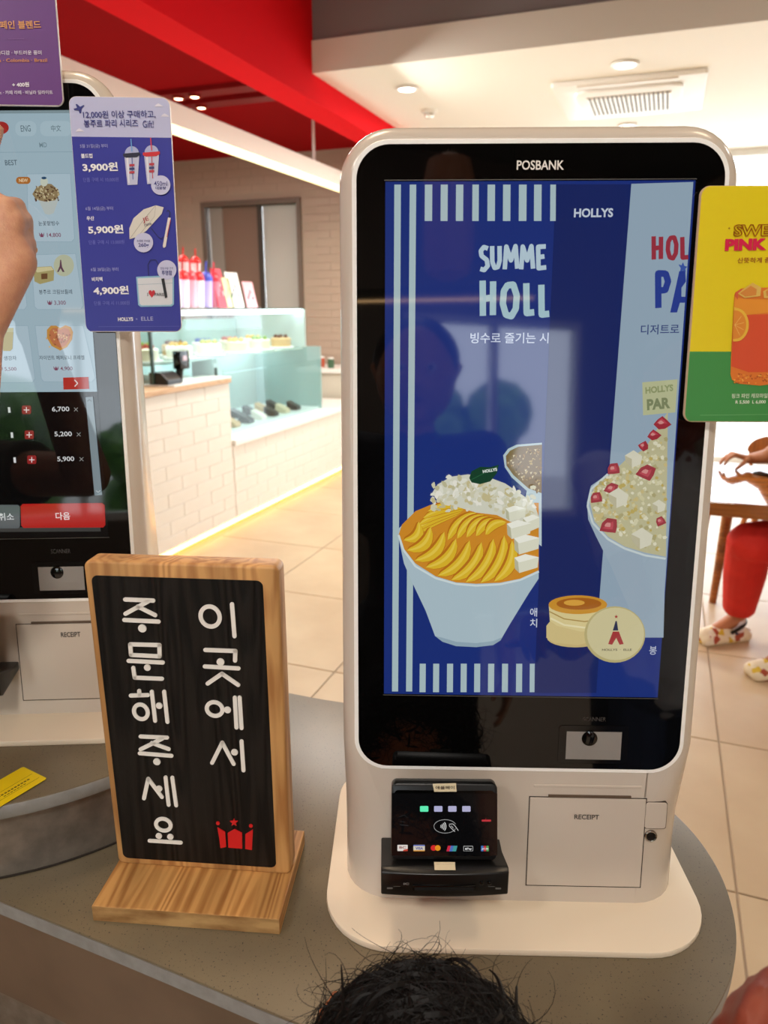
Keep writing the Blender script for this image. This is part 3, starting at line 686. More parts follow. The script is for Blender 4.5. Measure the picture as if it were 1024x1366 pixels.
# ---- the poster on the large kiosk's screen
DSP = Matrix.Translation((0, -.0021, 0))
S = Sheet(kA, W1 @ DSP, MF @ DSP, lambda c_: lit(c_, .85))
NAVY = '203a94'
S.lpoly([(0, 0), (.296, 0), (.296, .5255), (0, .5255)], '1b2f76', 1, 'display')
S.poly([(741, 246), (841, 246), (795, 924), (712, 924)], '17255e', 2, 'display')
S.poly([(841.5, 245.5), (924, 243), (882, 845), (795, 850)], '92a6b6', 3, 'display')
WS = 'a9bec2'
for a, b_ in [((525.8, 534.6), (522.7, 530.8)), ((546.3, 555), (541.4, 549.6))]:
    S.poly([(a[0], 246.5), (a[1], 246.5), (b_[1], 922), (b_[0], 922)], WS, 3, 'stripe#%s' % (a,))
for x0, x1 in [(566.5, 576.4), (587.6, 597), (608, 617.7), (629.8, 638.4), (650, 660), (670.7, 680.6), (691.8, 702), (712, 722), (733.6, 741)]:
    S.poly([(x0, 246.5), (x1, 246.5), (x1-.3, 295), (x0-.3, 295)], WS, 3, 'stripe#t%s' % x0)
for x0, x1 in [(559.3, 567.4), (577.3, 585.3), (595.7, 603.8), (614, 622), (632, 640), (650.5, 658.6), (669, 677), (687.8, 695.9), (706, 712.5)]:
    S.poly([(x0+.3, 885), (x1+.3, 885), (x1, 923), (x0, 923)], WS, 3, 'stripe#b%s' % x0)
def glyph(ch, x, y, w_, h_, col, rot=0, bold=.05, part='headline', lay=5):
    dy = math.tan(math.radians(rot))*w_
    S.text(ch, x, y+dy/2, x+w_, y-dy/2, h_, col, lay, part, bold)
BIG = {'S': [[(.95, .10), (.45, .04), (.08, .20), (.18, .40), (.80, .56), (.92, .80), (.50, .97), (.02, .92)]],
    'U': [[(.08, 0), (.10, .70), (.35, .97), (.72, .93), (.92, .65), (.90, 0)]],
    'M': [[(.04, 1), (.16, .02), (.50, .62), (.84, 0), (.97, .97)]],
    'E': [[(.95, .03), (.10, .05), (.14, .97), (1, .93)], [(.12, .50), (.80, .46)]],
    'H': [[(.08, 0), (.10, 1)], [(.90, .02), (.88, .98)], [(.10, .52), (.88, .48)]],
    'O': [[(.35, .04), (.72, .02), (.94, .35), (.88, .75), (.60, .98), (.25, .93), (.06, .60), (.12, .22), (.35, .04), (.60, .03)]],
    'L': [[(.12, 0), (.16, .95), (1, .92)]],
    'P': [[(.14, 1), (.12, .04), (.75, .05), (.95, .26), (.72, .50), (.16, .52)]]}
def big(ch, x, y, w_, h_, col, wd, lay_=5):
    key = 'headline_letter#%s%s' % (x, y)
    for pl in BIG[ch]:
        P = [(x+a*w_, y-h_/2+b_*h_) for a, b_ in pl]
        S.stroke(P, wd, col, lay_, key)
        for p_ in P[1:-1]: S.ell(p_[0], p_[1], wd/2, wd/2, col, lay_+.1, key, 8)
for ch, x, y, w_, h_ in [('S', 640, 345, 11, 33), ('U', 655, 343.5, 12, 30), ('M', 672, 344, 18, 31), ('M', 694, 344, 17, 31), ('E', 716, 343.5, 12, 31)]:
    big(ch, x, y, w_, h_, 'b3c8d4', 6.0)
for ch, x, y, w_, h_ in [('H', 642, 398, 17, 47), ('O', 669, 401, 21, 44), ('L', 700, 399, 12, 42), ('L', 720, 401, 12, 42)]:
    big(ch, x, y, w_, h_, 'a6c4cc', 8.5)
S.text('빙수로 즐기는 시', 627, 451, 731, 451, 14, 'c3cbe0', 5, 'slide_lettering', .012)
S.text('HOLLYS', 765, 284.5, 817, 284, 11.5, 'c2cbd8', 5, 'slide_lettering', .03)
for ch, x, y, w_, h_ in [('H', 870, 331, 12, 31), ('O', 889, 331, 13, 29), ('L', 908, 331, 9, 29)]:
    big(ch, x, y, w_, h_, '96303f', 6)
big('P', 875, 387, 16, 48, '283c8c', 8.5)
S.poly([(893, 417), (905, 362), (913, 361), (914, 376), (908, 384), (908, 396), (913, 396), (913, 404), (906, 404), (902, 417)], '283c8c', 5, 'headline_letter#A')
S.poly([(904, 353), (908, 354), (910, 350), (912, 355), (916, 356), (913, 359), (914, 363), (910, 361), (906, 363), (907, 358)], '3a55a0', 5, 'star')
S.text('디저트로', 854, 440, 905, 439, 13, '3c4a78', 5, 'slide_lettering', .012)
S.poly([(856, 510), (903, 506), (900, 550), (857, 554)], 'b4b890', 4, 'small_flyer')
S.text('HOLLYS', 860, 521, 897, 517, 9, '8b9468', 5, 'small_flyer', .04)
S.text('PAR', 862, 540, 893, 537, 15, '7a8460', 5, 'small_flyer', .05)
q = crop(500, 540, .4492)
def cp(L): return [q(*p) for p in L]
rnd = random.Random(3)
# nut bowl behind
S.poly(cp([(380, 150), (395, 130), (420, 118), (495, 112), (494, 268), (450, 255), (405, 215), (385, 185)]), 'b4c6cc', 4, 'nut_bowl')
S.poly(cp([(388, 152), (400, 136), (425, 124), (495, 118), (494, 262), (455, 248), (410, 208), (390, 180)]), '7a6038', 5, 'nut_bowl')
for _ in range(150):
    x, y = rnd.uniform(392, 490), rnd.uniform(125, 258)
    if y < 150+(x-388)*1.05+20 and y > 150-(x-388)*.35: S.poly([q(x, y), q(x+rnd.uniform(3, 8), y+rnd.uniform(-3, 3)), q(x+rnd.uniform(0, 5), y+rnd.uniform(4, 8))], rnd.choice(['c9b078', '5a3f22', 'a88450', 'd8c8a0', '8b6a3c']), 6, 'nut_bowl')
S.poly(cp([(450, 255), (494, 262), (494, 420), (470, 400), (440, 300)]), 'b9cbd0', 4, 'nut_bowl')
# mango bowl
S.poly(cp([(68, 385), (72, 365), (110, 330), (485, 330), (485, 515), (455, 560), (400, 650), (372, 698), (350, 712), (300, 718), (240, 715), (200, 702), (178, 685), (150, 610), (112, 530), (86, 470)]), 'abbfc8', 6, 'mango_bowl')
S.poly(cp([(178, 685), (200, 702), (240, 715), (300, 718), (350, 712), (372, 698), (378, 688), (350, 700), (300, 706), (240, 702), (200, 690)]), '93a9b6', 7, 'mango_bowl')
S.poly(cp([(70, 385), (80, 355), (120, 315), (180, 290), (485, 290), (485, 490), (430, 515), (370, 527), (300, 530), (240, 526), (180, 508), (120, 470), (85, 425)]), 'cf8a28', 8, 'mango_bowl')
S.stroke(cp([(70, 385), (85, 430), (120, 478), (180, 513), (240, 530), (300, 535), (370, 531), (430, 518), (485, 493)]), 2.6, 'cfdcdc', 12, 'mango_bowl')
def slice_(x0, y0, x1, y1, bow, wd, c1='dcb52c', c2='b8701a', c3='e6c84c'):
    n = 9; top = []; 
    def pt(t, o):
        dx, dy = x1-x0, y1-y0; L_ = math.hypot(dx, dy); nx, ny = -dy/L_, dx/L_
        k_ = 4*t*(1-t); return q(x0+dx*t+nx*(bow*k_+o*math.sqrt(max(k_, 0))), y0+dy*t+ny*(bow*k_+o*math.sqrt(max(k_, 0))))
    def bandp(o0, o1): return [pt(i/n, o0) for i in range(n+1)]+[pt(i/n, o1) for i in range(n, -1, -1)]
    S.poly(bandp(-wd*.7, wd*.7), c2, lay[0], 'mango_bowl'); lay[0] += .12
    S.poly(bandp(-wd*.45, wd*.62), c1, lay[0], 'mango_bowl'); lay[0] += .12
    S.poly(bandp(-wd*.18, wd*.12), c3, lay[0], 'mango_bowl'); lay[0] += .12
lay = [9]
for i in range(5): slice_(100+i*14, 395-i*20, 255+i*6, 318+i*2-8*i, -10, 19)
for i in range(5): slice_(215+i*28, 400-i*4, 300+i*22, 318+i*7, -14, 24)
for x0, y0, x1, y1 in [(85, 400, 130, 345), (95, 430, 165, 360), (118, 460, 205, 375), (150, 480, 240, 395), (185, 505, 280, 400), (225, 518, 315, 405), (268, 524, 350, 395), (312, 526, 382, 385), (352, 522, 405, 400)]:
    slice_(x0, y0, x1, y1, 22, 29)
# shaved flakes, cubes, leaf
fl = lay[0]+1
S.poly(cp([(168, 262), (185, 235), (225, 212), (275, 205), (340, 215), (385, 232), (430, 262), (470, 290), (484, 330), (484, 360), (400, 345), (360, 325), (300, 318), (240, 300), (190, 285)]), 'd2d2c0', fl, 'shaved_topping')
for _ in range(240):
    t_ = rnd.random(); x = 170+t_*300; yc = 245+abs(t_-.35)*60+(t_ > .5)*(t_-.5)*60; y = yc+rnd.gauss(0, 26)
    if y < 207: continue
    a = rnd.uniform(0, PI); l_ = rnd.uniform(6, 15); w_ = rnd.uniform(4, 8); c_, s_ = math.cos(a), math.sin(a); j = [rnd.uniform(.75, 1.15) for k in range(7)]
    S.poly([q(x+c_*l_*math.cos(t)*g-s_*w_*math.sin(t)*g, y+s_*l_*math.cos(t)*g+c_*w_*math.sin(t)*g) for t, g in zip([2*PI*k/7 for k in range(7)], j)], rnd.choice(['e0dfcf', 'd3d2bc', 'cfcbae', 'e9e6d8', 'bdb894', 'd9d6c2', 'c4b98c']), fl+1+_*.02, 'shaved_topping')
cu_l = fl+7
for cx, cy, sz in [(470, 350, 34), (425, 368, 36), (448, 412, 38), (447, 468, 36), (415, 320, 30)]:
    a = sz
    S.poly([q(*p) for p in [(max(cx-a, 0), cy-a*.5), (cx-a*.1, cy-a*.8), (min(cx+a, 485), cy-a*.55), (min(cx+a*.9, 485), cy+a*.3), (cx-a*.6, cy+a*.75), (cx-a*.95, cy+a*.4)]], 'dcdcc6', cu_l, 'cake_cubes')
    S.poly([q(*p) for p in [(cx-a*.6, cy+a*.75), (cx-a*.95, cy+a*.4), (cx-a, cy-a*.5), (cx-a*.7, cy-a*.15)]], 'b9b79a', cu_l+.2, 'cake_cubes')
    S.poly([q(*p) for p in [(cx-a, cy-a*.5), (cx-a*.1, cy-a*.8), (min(cx+a, 485), cy-a*.55), (cx-a*.6, cy-a*.12)]], 'eeeee0', cu_l+.2, 'cake_cubes')
    cu_l += .5
S.poly([q(*p) for p in [(278, 215), (285, 195), (310, 182), (340, 183), (365, 176), (360, 200), (340, 225), (310, 233), (285, 228)]], '17402a', cu_l, 'leaf_tag')
S.stroke(cp([(280, 222), (362, 180)]), .7, '2f6a44', cu_l+.3, 'leaf_tag')
S.text('HOLLYS', q(318, 194)[0], q(318, 196)[1], q(360, 188)[0], q(360, 189)[1], 4.2, 'e8efe8', cu_l+.5, 'leaf_tag', .04)
# second bowl
S.poly(cp([(628, 290), (640, 240), (690, 205), (868, 190), (855, 690), (800, 690), (760, 620), (700, 480), (655, 390), (632, 340)]), '98aab8', 5, 'berry_bowl')
S.poly(cp([(636, 285), (650, 240), (700, 205), (740, 165), (800, 130), (868, 20), (862, 450), (800, 438), (740, 420), (690, 390), (650, 345)]), 'b9b48e', 6, 'berry_bowl')
S.stroke(cp([(690, 205), (640, 250), (630, 300), (645, 350), (690, 398), (740, 426), (800, 446), (861, 456)]), 2.8, 'c4d0d0', 7, 'berry_bowl')
for _ in range(330):
    x = rnd.uniform(645, 862); ylo = 215-(x-690)*.75 if x > 690 else 255-(x-645)*1.0; yhi = 345+(x-650)*.5 if x < 800 else 430
    y = rnd.uniform(max(ylo, 40), yhi); l_ = rnd.uniform(4, 10)
    S.poly([q(x+l_*math.cos(a)*rnd.uniform(.6, 1), y+l_*math.sin(a)*rnd.uniform(.6, 1)) for a in [0, 1.2, 2.4, 3.6, 5]], rnd.choice(['cfcaa6', 'a8a070', 'dad6ba', 'c4b47c', 'b8a458', 'c9c39a']), 7.2+_*.01, 'berry_bowl')
for x, y, s_ in [(693, 358, 24), (655, 275, 17), (700, 248, 18), (706, 190, 18), (803, 200, 24), (795, 122, 14), (826, 90, 16), (850, 55, 20), (845, 345, 14)]:
    rot = rnd.uniform(0, 6)
    O_ = [(x+s_*g*math.cos(a+rot)*1.15, y+s_*g*math.sin(a+rot)) for a, g in zip([0, .9, 1.7, 2.6, 3.4, 4.4, 5.3], [1.15, .85, 1.1, .8, 1.2, .85, 1.0])]
    S.poly([q(*o_) for o_ in O_], '9a2f3a', 11, 'berry_bowl')
    S.poly([q(x+(a-x)*.62-2, y+(b_-y)*.62-2) for a, b_ in O_[:5]], 'b84450', 11.3, 'berry_bowl')
    S.poly([q(x+(a-x)*.35-4, y+(b_-y)*.3-3) for a, b_ in O_], 'cf8a86', 11.6, 'berry_bowl')
for x, y, s_ in [(720, 275, 30), (765, 160, 26), (790, 395, 32), (840, 300, 20)]:
    S.poly([q(x-s_, y-s_*.4), q(x, y-s_), q(x+s_, y-s_*.3), q(x+s_*.8, y+s_*.6), q(x-s_*.2, y+s_), q(x-s_*.9, y+s_*.3)], 'd3d0ba', 12, 'berry_bowl')
    S.poly([q(x-s_, y-s_*.4), q(x-s_*.2, y), q(x-s_*.2, y+s_), q(x-s_*.9, y+s_*.3)], 'b8b294', 12.3, 'berry_bowl')
# cream puff and round cake
S.ell(*q(594, 690), 38, 13, 'c9b47a', 6, 'round_cake', 24)
S.poly(cp([(508, 655), (520, 640), (690, 650), (690, 690), (600, 712), (530, 705), (508, 690)]), 'd0bd84', 6.3, 'round_cake')
S.poly(cp([(515, 595), (690, 600), (688, 665), (610, 672), (540, 655), (518, 640)]), 'd8c88f', 7, 'round_cake')
S.stroke(cp([(520, 632), (560, 652), (620, 660), (688, 652)]), 2.5, 'e6dcae', 7.4, 'round_cake')
S.stroke(cp([(516, 612), (560, 634), (620, 642), (688, 634)]), 1.5, 'a88a4a', 7.6, 'round_cake')
S.ell(*q(601, 592), 39, 12.5, 'c98f2e', 8, 'round_cake', 26)
S.ell(*q(604, 589), 30, 8, 'a5601c', 8.4, 'round_cake', 22)
S.ell(*q(590, 586), 14, 4, 'd8a040', 8.8, 'round_cake', 16)
S.ell(*q(710, 680), 40.5, 37.5, 'b9ad78', 9, 'round_cake', 36)
S.ell(*q(712, 678), 38, 35, 'cdc498', 9.4, 'round_cake', 36)
S.poly(cp([(712, 640), (716, 640), (720, 668), (704, 668)]), '2c3550', 10, 'tower_mark')
S.poly(cp([(704, 671), (722, 671), (736, 708), (724, 710), (714, 690), (702, 710), (690, 708)]), 'a33a3a', 10, 'tower_mark')
S.poly([q(714+6*math.cos(a)*(1 if k % 2 == 0 else .45), 627+6*math.sin(a)*(1 if k % 2 == 0 else .45)) for k, a in enumerate([-PI/2+PI/5*i for i in range(10)])], 'a33a3a', 10, 'tower_mark')
S.text('HOLLYS  ·  ELLE', *q(672, 725), *q(760, 725), 3, '5a5244', 10, 'tower_mark', .02)
S.text('애', *q(459, 614), *q(480, 614), 12, 'c9cfe0', 10, 'slide_lettering', .01)
S.text('치', *q(459, 646), *q(480, 646), 12, 'c9cfe0', 10, 'slide_lettering', .01)
S.text('봉', *q(812, 727), *q(834, 727), 12, 'b9c0d0', 10, 'slide_lettering', .01)
S.finish()

# ---- the menu on the left kiosk's screen
S2 = Sheet(kB, W2 @ DSP, MF @ DSP, lambda c_: lit(c_, .85))
A = crop(0, 0, .3368); B = crop(0, 400, .3077)
S2.lpoly([(0, 0), (.296, 0), (.296, .526), (0, .526)], '060607', 1, 'display')
S2.lpoly([(0, S2.px(*B(414, 398))[1]), (.2955, S2.px(*B(414, 398))[1]), (.2955, .5255), (0, .5255)], '9db4bf', 2, 'menu_page')
S2.poly([(-30, 148), (112, 147), (112.5, 151), (-30, 152)], '7f9298', 3, 'menu_page')
def t2(s, xl, yl, xr, yr, h, col, f=A, bold=.006, lay_=6, part='menu_lettering'): a = f(xl, yl); b_ = f(xr, yr); S2.text(s, *a, *b_, h*(.3368 if f is A else .3077), col, lay_, part, bold)
for x0, x1 in [(62, 145), (160, 285)]: S2.rr(*A(x0, 480), *A(x1, 540), 8, 'a6bcc6', 3, 'menu_page')
S2.stroke([A(-60, 605), A(300, 602)], .8, '8aa2ae', 4, 'menu_page')
t2('ENG', 84, 511, 123, 510, 24, '5d7078'); t2('中文', 204, 510, 243, 509, 24, '5d7078')
t2('MD', 158, 576, 187, 575, 18, '6d838c'); t2('BEST', 22, 646, 70, 645, 20, '4a5c66')
S2.ell(*A(6, 508), 10.5, 8.5, 'a02c28', 6, 'language_button', 20)
def badge(x0, y0, x1, y1):
    S2.rr(*A(x0, y0), *A(x1, y1), 4.4, 'a8682c', 7, 'new_badge#%s' % x0); t2('NEW', x0+12, (y0+y1)/2, x1-10, (y0+y1)/2, 13, 'e8cfa8', lay_=8, part='new_badge#%s' % x0, bold=.02)
badge(66, 702, 123, 730); badge(96, 977, 151, 1006)
# menu tiles
def tile(P, r_=8):
    S2.poly([A(*p) for p in P], 'a9bec9', 3.4, 'menu_tile#%s' % (P[0],))
    for a, b_ in zip(P, P[1:]+P[:1]): S2.stroke([A(*a), A(*b_)], .6, '8fa7b4', 3.8, 'menu_tile#%s' % (P[0],))
tile([(108, 690), (280, 688), (296, 945), (285, 958), (122, 958), (114, 945)])
tile([(124, 1010), (300, 1005), (330, 1210), (320, 1226), (150, 1226), (138, 1215)])
tile([(-90, 1012), (88, 1010), (108, 1212), (98, 1226), (-90, 1228)])
tile([(140, 1290), (330, 1290), (378, 1498), (365, 1512), (175, 1512), (165, 1500)])
tile([(-90, 1290), (112, 1290), (140, 1500), (130, 1515), (-90, 1515)])
S2.poly([A(*p) for p in [(150, 785), (236, 785), (214, 845), (196, 852), (180, 848)]], 'b4bcb8', 5, 'bingsu_picture')
S2.poly([A(*p) for p in [(130, 770), (145, 745), (175, 728), (205, 730), (232, 752), (238, 772), (220, 795), (180, 800), (145, 792)]], '8d7a58', 6, 'bingsu_picture')
for _ in range(70):
    x, y = rnd.uniform(138, 230), rnd.uniform(735, 795)
    S2.poly([A(x, y), A(x+8, y+3), A(x+3, y+9)], rnd.choice(['4a2e22', 'b8a880', '5f4030', 'c9bd98', '3a241c']), 7+_*.01, 'bingsu_picture')
S2.ell(*A(177, 722), 5, 6, 'c3c9b8', 8, 'bingsu_picture'); S2.ell(*A(177, 707), 3.4, 1.8, '2a4a6a', 9, 'bingsu_picture')
t2('눈꽃팥빙수', 154, 886, 236, 885, 18, '3d4a54'); t2('₩ 14,800', 157, 933, 243, 932, 19, '7a3f58')
S2.poly([A(*p) for p in [(133, 1065), (150, 1058), (205, 1055), (216, 1070), (214, 1112), (160, 1126), (138, 1115)]], 'a39866', 5, 'cake_picture')
S2.poly([A(*p) for p in [(136, 1068), (150, 1060), (204, 1057), (214, 1070), (150, 1080)]], 'c9c093', 6, 'cake_picture')
S2.poly([A(*p) for p in [(165, 1085), (190, 1083), (190, 1105), (166, 1107)]], '6a4a30', 7, 'cake_picture')
S2.ell(*A(254, 1052), 13.5, 14.5, 'b3b79c', 5, 'cake_picture', 26)
S2.poly([A(*p) for p in [(240, 1030), (244, 1030), (248, 1058), (258, 1078), (250, 1078), (242, 1064), (234, 1078), (228, 1078), (238, 1055)]], '5c3f50', 7, 'cake_picture')
t2('봉주르 크림브륄레', 156, 1157, 287, 1156, 18, '3d4a54'); t2('₩ 3,300', 189, 1201, 262, 1200, 19, '7a3f58')
t2('케이크(1인)', -20, 1158, 86, 1157, 18, '3d4a54'); t2('₩ 6,000', -40, 1204, 38, 1203, 19, '7a3f58')
S2.poly([B(*p) for p in [(8, 122), (60, 122), (56, 212), (46, 222), (16, 222)]], 'a8a060', 5, 'tea_picture'); S2.poly([B(*p) for p in [(9, 140), (60, 140), (56, 212), (46, 222), (16, 222)]], '9c8a2c', 6, 'tea_picture')
hp = [(262, 220), (225, 200), (205, 165), (205, 130), (222, 112), (245, 112), (262, 122), (285, 110), (308, 118), (318, 140), (314, 172), (292, 205)]
S2.poly([B(*p) for p in hp], 'c08a42', 5, 'heart_pretzel_picture')
S2.poly([B(262+(x-262)*.8, 165+(y-165)*.8) for x, y in hp], 'b8704a', 6, 'heart_pretzel_picture')
for _ in range(36):
    x, y = rnd.gauss(262, 22), rnd.gauss(158, 20); S2.poly([B(x, y), B(x+9, y+4), B(x+2, y+10)], rnd.choice(['d8b070', 'a04a38', 'caa070', '8e5a36']), 7+_*.02, 'heart_pretzel_picture')
t2('생강차', 18, 253, 73, 252, 19, '3d4a54', B); t2('₩ 5,500', -8, 301, 73, 300, 19, '7a3f58', B)
t2('자이언트 페퍼로니 프레첼', 172, 251, 367, 250, 19, '3d4a54', B); t2('₩ 4,900', 234, 299, 316, 298, 19, '7a3f58', B)
S2.poly([B(*p) for p in [(275, 337), (385, 334), (388, 386), (277, 389)]], 'b03028', 6, 'next_button')
S2.stroke([B(325, 347), B(339, 361), B(326, 376)], 1.3, 'e8dcd8', 8, 'next_button')
for (x, y), (px_, py_), (p0, p1), (xx, yy), s_ in [((42, 477), (117, 477), (227, 302), (331, 475), '6,700'), ((54, 586), (129, 585), (238, 313), (343, 583), '5,200'), ((66, 694), (140, 693), (250, 323), (355, 690), '5,900')]:
    t2('1', x-5, y, x+5, y, 24, 'd8d8d8', B, .01, part='order_lettering'); t2(s_, p0, py_-2, p1, py_-3, 24, 'd8d8d8', B, .01, part='order_lettering')
    S2.rr(*B(px_-20, py_-19), *B(px_+19, py_+18), 2, '8e1f22', 5, 'plus_button#%s' % px_)
    S2.stroke([B(px_-12, py_), B(px_+12, py_)], 1.1, 'e8dede', 7, 'plus_button#%s' % px_); S2.stroke([B(px_, py_-12), B(px_, py_+12)], 1.1, 'e8dede', 7.2, 'plus_button#%s' % px_)
    S2.stroke([B(xx-8, yy-8), B(xx+8, yy+8)], .8, '9a9a96', 7, 'order_lettering'); S2.stroke([B(xx-8, yy+8), B(xx+8, yy-8)], .8, '9a9a96', 7.2, 'order_lettering')
S2.poly([B(*p) for p in [(372, 422), (404, 420), (444, 845), (411, 847)]], '7d8d94', 5, 'scroll_bar')
S2.stroke([B(380, 440), B(389, 432), B(398, 440)], 1, '5b6a70', 6, 'scroll_bar'); S2.stroke([B(418, 826), B(427, 834), B(436, 825)], 1, 'c8d0d2', 6, 'scroll_bar')
S2.poly([B(*p) for p in [(-80, 985), (436, 985), (438, 1003), (-80, 1006)]], '3c3c3a', 4, 'button_bar')
S2.rr(*B(-60, 888), *B(88, 990), 4, '5a6062', 5, 'cancel_button'); t2('취소', -4, 940, 62, 939, 34, 'd8dadb', B, .01, part='cancel_button')
S2.poly([B(*p) for p in [(100, 884), (444, 880), (455, 890), (458, 975), (448, 986), (104, 988), (94, 978), (91, 894)]], 'b0201c', 5, 'order_button'); t2('다음', 243, 937, 305, 936, 34, 'f2e6e4', B, .012, part='order_button')
S2.finish()

# ------------------------------------------------------------------ cards clipped to the kiosks
def board(name, label, W0, x0, z0, w_, h_, mats, thick=.003, r_=.009):
    """a flat rounded card standing just off a kiosk's glass, held by a clear clip"""
    Wb = W0 @ Matrix.Translation((x0, -.013, z0))
    t = empty(name, (0, 0, 0), 0, label, 'sign card', 'promotional cards clipped to the kiosks'); t.matrix_world = Wb
    b = MB(); b.prism(rrect(0, w_, 0, h_, r_, 8), 0, thick); b.build('panel', mats, t, bevel=.0004, bseg=1)
    b = MB(); b.box(.004, .026, thick, .0108, h_*.45, h_*.55); b.build('clip', mat('clear_clip', 'd8dade', rough=.2), t, smooth=False)
    return t, Sheet(t, Wb @ Matrix.Translation((0, -.0001, 0)), Matrix.Translation((0, -.0001, 0)), ink)
CARD_E = mat('card_edge', 'e9e2e0', rough=.4)
def roundtop(w_, h_, r_, z0, z1):
    """the slice of a rounded rectangle between two heights"""
    out = []
    for a, c_ in rrect(0, w_, 0, h_, r_, 10):
        if z0-1e-6 <= c_ <= z1+1e-6: out.append((a, c_))
    if z1 < h_-r_: out.append((w_, z1)); out.append((0, z1))
    if z0 > r_: out.append((0, z0)); out.append((w_, z0))
    cx, cy = w_/2, (z0+z1)/2
    return sorted(set(out), key=lambda p: math.atan2(p[1]-cy, p[0]-cx))
# blue card
bc, Q = board('blue_price_card', 'blue rounded price card with tumblers, umbrella and bag, beside the left kiosk', W2, .2905, .2663, .1195, .2745, CARD_E)
w_, h_ = .1195, .2745; e_ = .0006
split = Q.px(160, 183)[1]
Q.lpoly([(a*.99+.0006, c_) for a, c_ in roundtop(w_, h_-e_, .009, split, h_-e_)], 'c6c9ec', 1, 'header')
Q.lpoly([(a*.99+.0006, c_) for a, c_ in roundtop(w_, h_, .009, e_, split)], '2a2ea0', 1, 'blue_field')
def tb_(s, xl, xr, y, h, col, bold=.01, dy=-1, part='lettering', lay_=5): a = A(xl, y); b_ = A(xr, y+dy); Q.text(s, *a, *b_, h*.3368, col, lay_, part, bold)
tb_('12,000원 이상 구매하고,', 330, 616, 456, 30, '2b2f86', .012, -2)
tb_('봉주르 파리 시리즈', 333, 547, 491, 29, '2b2f86', .012, -2); tb_('Gift!', 566, 609, 493, 26, '2b2f86', .004, 0)
for cx, cy in [(318, 517), (655, 458), (630, 418)]: Q.poly([A(cx-18, cy+5), A(cx-12, cy-3), A(cx-3, cy-8), A(cx+6, cy-3), A(cx+17, cy+5)], 'e9e6f6', 3, 'cloud#%s' % cx)
Q.poly([A(*p) for p in [(292, 432), (306, 428), (300, 414), (306, 413), (318, 424), (332, 417), (335, 420), (324, 432), (322, 450), (316, 451), (312, 438), (296, 438)]], '2b2f86', 4, 'plane_mark')
for y, s1, s2, s3, s4, xo in [(581, '5월 31일(금) 부터', '콜드컵', '3,900원', '단품 구매 시 10,000원', 0), (828, '6월 14일(금) 부터', '우산', '5,900원', '단품 구매 시 13,000원', 22), (1069, '6월 28일(금) 부터', '비치백', '4,900원', '단품 구매 시 11,000원', 43)]:
    tb_(s1, 318+xo, 427+xo, y, 17, 'a4a8e0'); tb_(s2, 322+xo, (367 if s2 != '우산' else 352)+xo-(3 if xo > 30 else 0), y+38, 17, 'f4f4ff', .03)
    tb_(s3, 328+xo, 468+xo-1, y+84, 36, 'fafaff', .035, -3); tb_(s4, 331+xo, 472+xo-1, y+133, 17, '7378d0', .004, -2)
def cup(cx, y0, y1, lid, straw):
    Q.poly([A(cx-30, y0+62), A(cx+30, y0+58), A(cx+22, y1), A(cx-17, y1+2)], 'cdd0ea', 5, 'tumbler_picture#%s' % cx)
    Q.poly([A(cx-22, y0+70), A(cx-14, y0+70), A(cx-9, y1-6), A(cx-13, y1-6)], 'f2f2fa', 6, 'tumbler_picture#%s' % cx)
    Q.poly([A(cx+14*math.cos(a)*2, y0+58-30*math.sin(a)) for a in [PI*k/10 for k in range(11)]], 'b9bfe6', 4.5, 'tumbler_picture#%s' % cx)
    Q.poly([A(cx-34, y0+58), A(cx+33, y0+53), A(cx+33, y0+63), A(cx+20, y0+72), A(cx-22, y0+74), A(cx-34, y0+68)], lid, 7, 'tumbler_picture#%s' % cx)
    Q.stroke([A(cx-3, y0), A(cx+1, y0+50)], 1.3, straw, 8, 'tumbler_picture#%s' % cx)
    Q.stroke([A(cx+1, y0+74), A(cx+5, y1-20)], 1, '4a62b8' if straw[0] == '6' else 'c84050', 7, 'tumbler_picture#%s' % cx)
    for k in range(3): Q.poly([A(cx-9, y0+100+14*k), A(cx+11, y0+99+14*k), A(cx+11, y0+108+14*k), A(cx-9, y0+109+14*k)], ['c0384a', '3a3f78', 'c0384a'][k], 8, 'tumbler_picture#%s' % cx)
cup(523, 552, 732, '1c1f3c', '6fb0e8'); cup(601, 548, 728, 'd8202c', 'e83a48')
def disc(cx, cy, lab, lab2, l1=(0, 0)):
    Q.ell(*A(cx, cy), 12.8, 13, 'd0d2f0', 9, 'round_label#%s' % cx, 28)
    tb_(lab, cx-26, cx+26, cy-6 if lab2 else cy+10, 18 if lab2 == '' or lab[0] in '4' else 9, '2b2f86', .006, 0, 'round_label#%s' % cx, 10)
    if lab2: tb_(lab2, cx-20, cx+21, cy+12, 12 if lab[0] == '4' else 19, '2b2f86', .02, 0, 'round_label#%s' % cx, 10)
disc(638, 735, '450ml', '대용량'); disc(570, 962, '초경량 가벼움', '260g'); disc(662, 1070, '한정수량 굿즈', '투명함')
Q.poly([A(*p) for p in [(514, 948), (513, 905), (530, 865), (570, 830), (618, 814), (649, 822), (641, 848), (612, 880), (580, 915), (548, 938)]], 'e3dfd4', 5, 'umbrella_picture')
Q.stroke([A(618, 814), A(575, 865), A(514, 948)], .5, 'a8a498', 6, 'umbrella_picture'); Q.stroke([A(618, 816), A(612, 860), (A(548, 936))], .5, 'bab6aa', 6.2, 'umbrella_picture')
tb_('JE', 566, 590, 876, 20, 'b02838', .01, -8, 'umbrella_picture', 7); tb_('t’aime', 572, 600, 893, 12, '30345a', .006, -8, 'umbrella_picture', 7)
Q.stroke([A(600, 905), A(628, 940), A(640, 948), A(648, 938)], .9, '1a1c50', 6, 'umbrella_picture')
